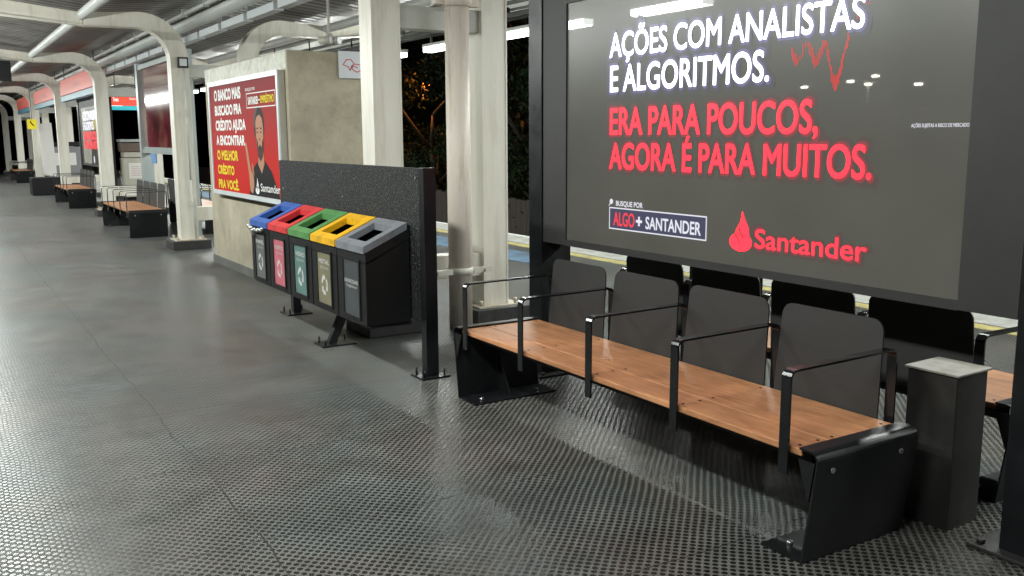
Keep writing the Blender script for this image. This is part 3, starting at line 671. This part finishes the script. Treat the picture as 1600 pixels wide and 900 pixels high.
# ------------------------------------------------------------------ recycling bins
t = thing('bin_rack', 'black steel rack with speckled back board holding the five recycling bins', 'bin rack', (0, 0, 0))
board_m = mat('speckled_board', (0.010, 0.011, 0.012), 0.65, spec=.2, var=0.9, vscale=26, bump=0.8, bscale=90, rvar=.15, dirt=(.16, .165, .16), dscale=75, damt=.75)
bm = new_bm(); box(bm, 2.735, 2.775, 5.515, 8.45, .36, 1.395, .003); obj('back_board', bm, board_m, t)
for yy in (5.60, 6.9, 8.35):
    for zz in (1.33, 1.14):
        bm = new_bm(); cyl(bm, (2.728, yy, zz), (2.7345, yy, zz), .009, n=10); obj('screw', bm, steel, t)
bm = new_bm(); box(bm, 2.71, 2.80, 5.44, 5.514, .012, 1.40, .003); pp = obj('post', bm, black, t)
bm = new_bm(); box(bm, 2.65, 2.86, 5.39, 5.57, .001, .012)
for a, b in ((2.68, 5.42), (2.83, 5.54), (2.68, 5.54), (2.83, 5.42)): cyl(bm, (a, b, .012), (a, b, .06), .007, n=6)
obj('base_plate', bm, black, pp)
bm = new_bm(); box(bm, 2.72, 2.79, 8.16, 8.24, .012, .345, .003); pp = obj('post', bm, black, t)
bm = new_bm(); box(bm, 2.64, 2.87, 8.09, 8.32, .001, .012)
for a, b in ((2.67, 8.12), (2.84, 8.29), (2.67, 8.29)): cyl(bm, (a, b, .012), (a, b, .06), .007, n=6)
obj('base_plate', bm, black, pp)
bm = new_bm(); prism_y(bm, [(2.515, .010), (2.58, .010), (2.74, .345), (2.67, .345)], 6.75, 6.81); pp = obj('brace', bm, black, t)
bm = new_bm(); box(bm, 2.44, 2.72, 6.68, 6.88, .001, .012)
for a, b in ((2.475, 6.71), (2.475, 6.85), (2.69, 6.85)): cyl(bm, (a, b, .012), (a, b, .06), .007, n=6)
obj('base_plate', bm, black, pp)
bm = new_bm(); box(bm, 2.42, 2.73, 5.70, 8.29, .325, .338); obj('shelf', bm, black, t)
body_m = mat('bin_black', (0.010, 0.0102, 0.0105), 0.5, spec=.3, var=0.3, vscale=5)
def lidm(n, c): return mat('lid_' + n, c, 0.38, var=0.12, vscale=8, bump=0.05, bscale=60, dirt=tuple(x * .4 + .02 for x in c), dscale=11, damt=.75)
bins = [('grey', (.20, .21, .23), (.055, .062, .068), 'NÃO RECICLÁVEL', 'grey lidded recycling bin, nearest the camera, at the end of the rack'),
        ('yellow', (.78, .42, .01), (.20, .185, .11), 'METAL', 'yellow lidded recycling bin between the grey and the green one'),
        ('green', (.09, .26, .08), (.10, .20, .18), 'VIDRO', 'green lidded recycling bin in the middle of the rack'),
        ('red', (.65, .04, .045), (.56, .13, .17), 'PLÁSTICO', 'red lidded recycling bin with a pink label'),
        ('blue', (.04, .12, .42), (.10, .105, .105), 'PAPEL', 'blue lidded recycling bin at the far end with a chain and lock')]
for i, (cn, lc, pc, word, lab) in enumerate(bins):
    ya = 5.695 + .52 * i; W_ = .514
    t = thing('recycling_bin', lab, 'bin', (2.40, ya, .34), 0, 'recycling bins in the rack')
    bm = new_bm(); prism_y(bm, [(0, 0), (.325, 0), (.325, .585), (0, .435)], .004, W_ - .004)
    bmesh.ops.bevel(bm, geom=[e for e in bm.edges], offset=.005, segments=2, affect='EDGES')
    box(bm, .0, .014, .004, W_ - .004, .425, .503); box(bm, .311, .325, .004, W_ - .004, .57, .645)
    for q0, q1 in ((.004, .016), (W_ - .016, W_ - .004)): prism_y(bm, [(.0142, .425), (.3108, .57), (.3108, .640), (.0142, .505)], q0, q1)
    obj('body', bm, body_m, t)
    # lid: sloping frame round a hole, its inner dark painted on a plate
    sl = (.645 - .505) / .31
    def lz(x): return .498 + (x + .01) * sl
    bm = new_bm(); x0, x1 = -.012, .312; oa, ob = .045, .248; ya_, yb_ = .012, W_ - .012; h = .044
    def sl_box(xa, xb, y0, y1):
        prism_y(bm, [(xa, lz(xa) - .004), (xb, lz(xb) - .004), (xb, lz(xb) + h), (xa, lz(xa) + h)], y0, y1)
    sl_box(x0, oa, ya_, yb_); sl_box(ob, x1, ya_, yb_); sl_box(oa, ob, ya_, ya_ + .085); sl_box(oa, ob, yb_ - .085, yb_)
    bmesh.ops.remove_doubles(bm, verts=bm.verts, dist=.0005)
    lid = obj('lid', bm, lidm(cn, lc), t)
    bm = new_bm(); prism_y(bm, [(.016, .448), (.309, .583), (.309, .588), (.016, .453)], .018, W_ - .018); obj('shade_plate', bm, mat('painted_shade_black', (.004, .004, .004), .9, spec=.1), lid)  # matt black plate standing in for the shade inside the bin
    # recessed label frame on the front
    pr_ = lambda d: (lambda u, v: Vector((-d, u, v)))
    bm = new_bm()
    fu0, fu1, fv0, fv1 = .12, .39, .045, .425
    for poly in framepoly(fu0 - .018, fu1 + .018, fv0 - .018, fv1 + .018, .018): prism_x(bm, poly, -.008, -.0005)
    obj('label_frame', bm, body_m, t)
    lp = flat_poly('label', [[(fu0, fv0), (fu1, fv0), (fu1, fv1), (fu0, fv1)]], pr_(.002), mat('label_' + cn, pc, .3, var=.25, vscale=5), t)
    pm = mat('label_print', (.6, .6, .58), .4)
    if cn == 'grey':
        text_mesh('label_word', word, (fu1 - .015, fu0 + .015, .268, .292), pr_(.0035), pm, lp, .02)
        text_mesh('label_word', 'Orgânicos', (fu1 - .04, fu0 + .04, .238, .256), pr_(.0035), pm, lp, .0)
    else:
        text_mesh('label_word', word, (fu1 - .03, fu0 + .03, .345, .375), pr_(.0035), pm, lp, .03)
        text_mesh('label_word', 'RECICLÁVEL', (fu1 - .05, fu0 + .05, .305, .322), pr_(.0035), pm, lp, .0)
        polys = []
        for q in range(3):   # recycling loop of three arrows
            a = q * 120 + 10; cu, cv = (fu0 + fu1) / 2, .185; ro, ri = .075, .045
            outer = [(cu + ro * .85 * math.cos(R_(a + s * 14)), cv + ro * math.sin(R_(a + s * 14))) for s in range(6)]
            inner = [(cu + ri * .85 * math.cos(R_(a + s * 14)), cv + ri * math.sin(R_(a + s * 14))) for s in range(5, -1, -1)]
            for s in range(5): polys.append([outer[s], outer[s + 1], inner[4 - s], inner[5 - s]])
            a2 = a + 70; rm = .06
            polys.append([(cu + .088 * .85 * math.cos(R_(a2)), cv + .088 * math.sin(R_(a2))), (cu + rm * .85 * math.cos(R_(a2 + 32)), cv + rm * math.sin(R_(a2 + 32))), (cu + .032 * .85 * math.cos(R_(a2)), cv + .032 * math.sin(R_(a2)))])
        flat_poly('recycling_mark', polys, pr_(.0035), pm, lp)
# chain and lock on the far bin
bm = new_bm()
for i in range(9):
    yy = 8.28 - i * .05; bmesh.ops.create_uvsphere(bm, u_segments=10, v_segments=6, radius=.020, matrix=Matrix.Translation((2.372, yy, .825 - .018 * math.sin(i / 8 * math.pi) - (.01 if i % 2 else 0))) @ Matrix.Diagonal((.6, 1.5, .8, 1)))
box(bm, 2.355, 2.385, 8.10, 8.16, .755, .81, .008)
tag(obj('chain', bm, steel, smooth=True), 'steel chain with padlock hooked along the blue bin lid', 'chain')

# ------------------------------------------------------------------ concrete kiosk with poster
KX0, KX1, KY0, KY1, KZ = 3.07, 4.12, 9.10, 12.30, 2.45
t = thing('concrete_kiosk', 'grey-brown concrete box wall carrying the red poster and white sign', 'concrete block', (0, 0, 0))
bm = new_bm(); box(bm, KX0, KX1, KY0, KY1, 0, KZ, .008); obj('wall', bm, concrete, t)
bm = new_bm(); box(bm, KX0 - .004, KX0 - .0005, KY0 + .02, KY1 - .02, 2.27, KZ - .01); obj('skim_band', bm, render_band, t)
bm = new_bm(); box(bm, KX0 - .012, KX1 + .012, KY0 - .012, KY1 + .012, 0, .10); obj('skirting', bm, mat('skirting', (.13, .13, .12), .7, var=.3), t)
# red poster
t = thing('poster_case', 'red bank advertising poster in a white frame on the concrete block', 'poster', (0, 0, 0))
py0, py1, pz0, pz1 = 9.17, 11.86, .925, 2.262
bm = new_bm(); box(bm, 3.0, 3.065, py0, py1, pz0, pz1, .004); obj('case', bm, tan_p, t)
bm = new_bm()
for poly in framepoly(py0, py1, pz0, pz1, .05): prism_x(bm, poly, 2.985, 2.9995)
obj('frame', bm, white_pl, t)
def PP(d): return lambda u, v: Vector((2.999 - d, u, v))
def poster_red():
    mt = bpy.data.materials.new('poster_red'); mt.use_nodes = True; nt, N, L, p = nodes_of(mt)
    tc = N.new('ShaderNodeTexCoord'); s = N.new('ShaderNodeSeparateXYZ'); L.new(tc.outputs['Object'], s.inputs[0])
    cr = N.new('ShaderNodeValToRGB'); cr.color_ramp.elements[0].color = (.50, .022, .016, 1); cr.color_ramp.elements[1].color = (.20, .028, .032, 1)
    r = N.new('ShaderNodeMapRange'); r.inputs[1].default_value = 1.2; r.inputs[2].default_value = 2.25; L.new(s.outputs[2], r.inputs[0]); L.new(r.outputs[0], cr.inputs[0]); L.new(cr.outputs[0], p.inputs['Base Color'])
    p.inputs['Roughness'].default_value = .6; p.inputs['Specular IOR Level'].default_value = .08; return mt
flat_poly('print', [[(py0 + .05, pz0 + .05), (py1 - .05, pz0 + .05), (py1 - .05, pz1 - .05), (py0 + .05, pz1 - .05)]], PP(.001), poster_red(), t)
for s, u1, v0, v1, mt in (('O BANCO MAIS', 10.50, 2.04, 2.155, white_p), ('BUSCADO PRA', 10.50, 1.868, 1.972, white_p), ('CRÉDITO AJUDA', 10.36, 1.692, 1.798, white_p), ('A ENCONTRAR', 10.42, 1.52, 1.622, white_p),
                          ('O MELHOR', 10.72, 1.345, 1.447, yellow_p), ('CRÉDITO', 10.90, 1.176, 1.270, yellow_p), ('PRA VOCÊ.', 10.74, 1.005, 1.100, yellow_p)):
    text_mesh('poster_line', s, (11.60, u1, v0, v1), PP(.003), mt, t, .045)
text_mesh('poster_caption', 'BUSQUE POR', (10.30, 9.95, 2.10, 2.13), PP(.003), white_p, t, .01)
flat_poly('caption_frame', framepoly(10.28, 9.28, 1.915, 2.075, .010), PP(.003), white_p, t)
text_mesh('poster_caption', 'SANTANDER', (10.22, 9.86, 1.955, 2.03), PP(.003), white_p, t, .03)
flat_poly('poster_plus', [[(9.845, 1.985), (9.795, 1.985), (9.795, 2.0), (9.845, 2.0)]], PP(.003), white_p, t)
text_mesh('poster_caption', 'EMPRÉSTIMO', (9.77, 9.33, 1.960, 2.03), PP(.003), yellow_p, t, .03)
suit = mat('print_suit', (.02, .018, .02), .6, spec=.08); skin = mat('print_skin', (.42, .22, .14), .6, spec=.08); hair = mat('print_hair', (.035, .028, .028), .6, spec=.08); beard = mat('print_beard', (.07, .045, .04), .6, spec=.08); hair2 = mat('print_grey_hair', (.09, .08, .08), .6, spec=.08)
flat_poly('man_suit', [[(10.33, .976), (10.30, 1.10), (10.12, 1.28), (9.95, 1.36), (9.72, 1.36), (9.50, 1.25), (9.28, 1.02), (9.26, .976)]], PP(.0018), suit, t)
flat_poly('man_neck', [[(9.96, 1.32), (9.92, 1.46), (9.76, 1.46), (9.74, 1.33), (9.84, 1.22)]], PP(.0022), skin, t)
flat_poly('man_hair', [ellipse(9.87, 1.73, .185, .20, 22)], PP(.0022), hair, t)
flat_poly('man_hair_side', [[(10.06, 1.72), (10.045, 1.83), (9.96, 1.915), (9.90, 1.92), (9.98, 1.82), (10.02, 1.70)]], PP(.0026), hair2, t)
flat_poly('man_face', [[(9.99, 1.76), (9.94, 1.82), (9.84, 1.84), (9.76, 1.80), (9.73, 1.70), (9.735, 1.55), (9.79, 1.42), (9.86, 1.38), (9.93, 1.43), (9.985, 1.56)]], PP(.0029), skin, t)
flat_poly('man_beard', [[(9.985, 1.60), (9.93, 1.56), (9.92, 1.50), (9.86, 1.53), (9.80, 1.50), (9.785, 1.555), (9.735, 1.60), (9.735, 1.50), (9.79, 1.39), (9.86, 1.35), (9.94, 1.40)]], PP(.0034), beard, t)
flat_poly('man_features', [[(9.96, 1.70), (9.90, 1.71), (9.90, 1.695), (9.96, 1.685)], [(9.84, 1.71), (9.775, 1.70), (9.775, 1.685), (9.84, 1.695)], [(9.955, 1.665), (9.91, 1.665), (9.91, 1.65), (9.955, 1.65)], [(9.83, 1.665), (9.785, 1.665), (9.785, 1.65), (9.83, 1.65)], [(9.905, 1.495), (9.825, 1.495), (9.84, 1.48), (9.89, 1.48)], [(9.89, 1.59), (9.84, 1.59), (9.85, 1.575), (9.88, 1.575)]], PP(.0038), hair, t)
flat_poly('man_hand', [[(10.42, 1.54), (10.36, 1.55), (10.25, 1.28), (10.20, 1.22), (10.16, 1.24), (10.13, 1.21), (10.14, 1.07), (10.20, .99), (10.29, 1.02), (10.31, 1.20)], [(10.19, 1.31), (10.16, 1.33), (10.11, 1.20), (10.15, 1.17)]], PP(.0028), skin, t)
flat_poly('flame_mark', mir(flame(-10.02, 1.075, .13)), PP(.0042), white_p, t)
flat_poly('flame_mark_gap', mir(curl(-10.02, 1.075, .13, 0)), PP(.0048), suit, t)
text_mesh('brand_word', 'Santander', (9.90, 9.25, 1.035, 1.115), PP(.0042), white_p, t, .01)
# square white sign with red outline emblem
t = thing('square_sign', 'white square sign with a red outlined emblem on the concrete block', 'sign', (0, 0, 0))
bm = new_bm(); box(bm, 3.60, 3.91, 9.075, 9.092, 2.19, 2.46, .004); obj('plate', bm, mat('sign_white', (.6, .62, .66), .4), t)
def PS(u, v): return Vector((u, 9.0735, v))
def stroke(pts, w):
    out = []
    for (a, b), (c, d) in zip(pts, pts[1:]):
        l = math.hypot(c - a, d - b); nx, ny = -(d - b) / l * w / 2, (c - a) / l * w / 2; ex, ey = (c - a) / l * w / 3, (d - b) / l * w / 3
        out.append([(a + nx - ex, b + ny - ey), (a - nx - ex, b - ny - ey), (c - nx + ex, d - ny + ey), (c + nx + ex, d + ny + ey)])
    return out
em = stroke([(3.645, 2.325), (3.685, 2.375), (3.735, 2.375), (3.765, 2.335), (3.735, 2.31), (3.72, 2.27), (3.70, 2.305), (3.645, 2.325)], .009) + stroke([(3.765, 2.335), (3.865, 2.325), (3.835, 2.275), (3.80, 2.255), (3.765, 2.265), (3.74, 2.29), (3.75, 2.315), (3.80, 2.30)], .009)
flat_poly('emblem', em, PS, mat('sign_red', (.55, .04, .04), .4), t)
# security camera
t = thing('security_camera', 'small double barrelled security camera above the concrete block', 'camera', (3.50, 8.98, 2.55))
bm = new_bm(); cyl(bm, (-.09, .08, 0), (-.03, -.05, -.005), .038, n=16); cyl(bm, (.0, .08, 0), (.05, -.06, -.005), .040, n=16); box(bm, -.04, .02, .03, .07, .03, .07); box(bm, -.02, 0, .04, .06, .07, .62); obj('housing', bm, tan_p, t)
bm = new_bm(); cyl(bm, (-.03, -.05, -.005), (-.027, -.056, -.005), .030, n=16); cyl(bm, (.05, -.06, -.005), (.053, -.066, -.005), .033, n=16); obj('lens', bm, white_pl, t)

# floodlight and conduit on the second column
t = thing('floodlight', 'small square black floodlight with white lens on the white column', 'floodlight', (3.19, 13.93, 2.66))
bm = new_bm(); box(bm, -.075, .075, 0, .045, -.075, .075, .008); obj('housing', bm, black, t)
bm = new_bm(); box(bm, -.05, .05, -.006, -.0005, -.05, .05, .002); obj('lens', bm, white_pl, t)
bm = new_bm(); tube(bm, [(3.20, 13.955, 2.58), (3.20, 13.955, 1.0), (3.23, 13.95, .12)], .014, 8); box(bm, 3.18, 3.22, 13.93, 13.965, 1.9, 2.0); box(bm, 3.18, 3.22, 13.93, 13.965, .62, .70)
tag(obj('conduit', bm, tube_white), 'thin white conduit running down the column under the floodlight', 'conduit')

# ------------------------------------------------------------------ silver glazed poster cabinet (second module)
t = thing('glazed_case', 'silver framed glass case with dark red poster behind the second bench', 'poster case', (0, 0, 0))
g0, g1, gb, gt = 15.30, 18.55, 1.44, 2.84
bm = new_bm(); box(bm, 3.42, 3.58, g0, g1, 1.33, 1.385); box(bm, 3.42, 3.58, g0, g1, gt, gt + .08); box(bm, 3.40, 3.60, g1, g1 + .17, 0, gt + .12); box(bm, 3.40, 3.60, g0 - .17, g0, 0, gt + .12); box(bm, 3.44, 3.56, g0, g1, 1.386, 1.44)
obj('frame', bm, silver, t)
def gl_poster():
    mt = mat('case_poster', (.24, .045, .06), .08, var=.9, vscale=1.8, dirt=(.34, .27, .16), dscale=1.5, damt=.9, coat=1.0); return mt
bm = new_bm(); box(bm, 3.46, 3.54, g0, g1, gb, gt - .002); obj('poster', bm, gl_poster(), t)
bm = new_bm(); box(bm, 3.405, 3.425, 17.35, 17.75, 1.16, 1.33); tag(obj('plaque', bm, mat('blue_plaque', (.12, .26, .52), .5)), 'small blue plaque hanging under the silver case', 'plaque')

# third module: lit screen
t = thing('led_screen', 'small looking far lit screen with white and red content beside the third bench', 'screen', (0, 0, 0))
c0, c1 = 23.35, 26.3
bm = new_bm(); box(bm, 3.40, 3.60, c0 - .25, c1 + .25, .93, .99); box(bm, 3.40, 3.60, c0 - .25, c1 + .25, 2.36, 2.60); box(bm, 3.40, 3.6, c0 - .25, c0, .99, 2.36); box(bm, 3.40, 3.6, c1, c1 + .25, .99, 2.36); box(bm, 3.46, 3.59, c0, c1, .99, 2.36); obj('cabinet', bm, backmat, t)
for y in (c0 - .45, c1 + .25): bm = new_bm(); box(bm, 3.38, 3.62, y, y + .2, 0, 2.62); obj('post', bm, black, t)
bm = new_bm(); box(bm, 3.405, 3.455, c0, c1, .99, 2.36); obj('screen_panel', bm, led_m, t)
P3 = lambda u, v: Vector((3.402, u, v))
text_mesh('slogan_line', 'AÇÕES COM ANALISTAS', (c1 - .3, c0 + .45, 2.05, 2.25), P3, led_soft, t, .05); text_mesh('slogan_line', 'E ALGORITMOS.', (c1 - .3, c0 + .9, 1.82, 2.0), P3, led_soft, t, .05)
text_mesh('slogan_line', 'ERA PARA POUCOS,', (c1 - .3, c0 + .6, 1.58, 1.76), P3, led_soft_r, t, .06); text_mesh('slogan_line', 'AGORA É PARA MUITOS.', (c1 - .3, c0 + .3, 1.36, 1.54), P3, led_soft_r, t, .06)
flat_poly('flame_mark', [ellipse(c0 + 1.2, 1.10, .08, .09)], P3, led_soft, t)

# hanging line signs
sred = mat('line_sign_red', (.55, .10, .075), .4, emit=(.55, .10, .07), es=.25); sblue = mat('line_sign_blue', (.09, .2, .26), .4, emit=(.09, .2, .26), es=.15)
for k, (a, b, lab) in enumerate(((21.5, 27.6, 'red and blue hanging line sign nearest the camera, behind the third arch'), (28.6, 34.8, 'red and blue hanging line sign in the middle of the row'), (35.8, 41.6, 'red and blue hanging line sign farthest left'))):
    t = thing('line_sign', lab, 'hanging sign', (3.12, a, 2.55), 0, 'red and blue hanging line signs')
    bm = new_bm(); box(bm, 0, .12, 0, b - a, .155, .55, .01); obj('red_panel', bm, sred, t)
    bm = new_bm(); box(bm, 0, .12, 0, b - a, 0, .15, .01); obj('blue_band', bm, sblue, t)
    pf = lambda u, v: Vector((-.002, u, v))
    mpale = mat('sign_pale', (.6, .3, .25), .5)
    text_mesh('sign_word', 'Luz', ((b - a) * .62, (b - a) * .40, .28, .44), pf, mpale, t, .02); flat_poly('sign_bar', [[((b - a) * .86, .18), ((b - a) * .84, .18), ((b - a) * .84, .5), ((b - a) * .86, .5)]], pf, mpale, t)
    bm = new_bm()
    for q in (.5, (b - a) - .5): cyl(bm, (.06, q, .55), (.06, q, .9), .012, n=6)
    obj('hanger', bm, tray_m, t)
# crosswise lit red sign
t = thing('line_sign', 'bright red lit sign with turquoise stripe hanging across, right of the third column', 'hanging sign', (3.80, 24.0, 2.27))
rl = mat('lit_red_sign', (.5, .05, .03), .4, emit=(1.0, .10, .05), es=.75); tq = mat('lit_turquoise', (.05, .4, .45), .4, emit=(.02, .45, .52), es=.8)
bm = new_bm(); box(bm, 0, .66, 0, .10, .10, .37, .004); obj('red_panel', bm, rl, t)
bm = new_bm(); box(bm, 0, .66, 0, .10, 0, .095, .004); obj('turquoise_band', bm, tq, t)
lw = mat('lit_white', (.8, .8, .8), .4, emit=(1, .85, .8), es=.9)
text_mesh('sign_word', 'Trem', (.03, .15, .2, .29), lambda u, v: Vector((u, -.003, v)), lw, t, .02); text_mesh('sign_word', 'Plataforma 2', (.40, .62, .24, .29), lambda u, v: Vector((u, -.003, v)), lw, t, .0)
bm = new_bm(); cyl(bm, (.1, .05, .37), (.1, .05, .9), .012, n=6); cyl(bm, (.56, .05, .37), (.56, .05, .9), .012, n=6); obj('hanger', bm, tray_m, t)
# information desk
t = thing('information_desk', 'cream cabinet with a white notice behind the second bench', 'cabinet', (3.74, 22.6, 0))
bm = new_bm(); box(bm, 0, .56, 0, .5, .28, 1.16, .01); obj('body', bm, tan_p, t)
bm = new_bm(); box(bm, -.03, .59, -.03, .5, 1.30, 1.50, .01); obj('brown_panel', bm, mat('brown_panel', (.11, .075, .055), .5), t)
bm = new_bm(); box(bm, -.05, .60, -.05, .5, 1.52, 1.58, .005); obj('grey_shelf', bm, galv, t)
bm = new_bm(); box(bm, .02, .54, -.012, .5, 1.18, 1.29); obj('upper_shelf', bm, tan_p, t)
bm = new_bm(); box(bm, .05, .5, .1, .4, 0, .279); obj('foot', bm, black_matt, t)
nt_ = flat_poly('notice', [[(.10, .70), (.52, .70), (.52, 1.05), (.10, 1.05)]], lambda u, v: Vector((u, -.004, v)), paper, t)
flat_poly('notice_lines', [[(.15, z), (.46 - .04 * (k % 2), z), (.46 - .04 * (k % 2), z + .012), (.15, z + .012)] for k, z in enumerate((.76, .81, .86, .91, .96))], lambda u, v: Vector((u, -.006, v)), mat('faded_print', (.5, .3, .3), .5), t)
# far white banner, black machine, yellow sign
t = thing('white_panel', 'tall white leaning panel with black foot at the far left', 'panel', (2.74, 29.7, 0))
bm = new_bm(); prism_y(bm, [(.03, .60), (.36, .52), (.32, 2.05), (-.02, 2.02)], 0, .12); obj('panel', bm, paper, t)
bm = new_bm(); box(bm, -.3, .42, .0, .9, 0, .50, .02); obj('foot', bm, black_matt, t)
t = thing('warning_sign', 'small square yellow warning sign far left beside a cream column', 'sign', (2.44, 29.6, 1.87))
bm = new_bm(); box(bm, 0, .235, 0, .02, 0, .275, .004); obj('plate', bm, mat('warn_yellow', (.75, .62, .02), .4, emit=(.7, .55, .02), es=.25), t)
flat_poly('pictogram', stroke([(.08, .19), (.115, .15), (.155, .10)], .03) + [ellipse(.09, .215, .018, .018, 10)], lambda u, v: Vector((u, -.002, v)), black_matt, t)
bm = new_bm(); cyl(bm, (.118, .01, .275), (.118, .01, 1.5), .01, n=6); obj('hanger', bm, tray_m, t)
t = thing('hanging_monitor', 'black hanging monitor at the left picture edge', 'monitor', (1.15, 21.0, 2.72))
bm = new_bm(); box(bm, 0, .38, 0, .10, 0, .39, .01); obj('case', bm, black_matt, t)
bm = new_bm(); cyl(bm, (.19, .05, .39), (.19, .05, .75), .015, n=8); obj('hanger', bm, tray_m, t)
t = thing('ticket_machine', 'grey machine with pale notice behind the far left column', 'machine', (3.3, 33.5, 0))
bm = new_bm(); box(bm, 0, .95, 0, .6, .35, 1.35, .03); obj('body', bm, mat('machine_grey', (.2, .2, .21), .5), t)
bm = new_bm(); box(bm, -.02, .97, -.02, .6, 1.36, 1.5, .02); obj('top', bm, black_matt, t)
flat_poly('notice', [[(.15, .75), (.8, .75), (.8, 1.15), (.15, 1.15)]], lambda u, v: Vector((u, -.003, v)), paper, t)
bm = new_bm(); box(bm, .1, .85, .1, .5, 0, .349); obj('foot', bm, black_matt, t)
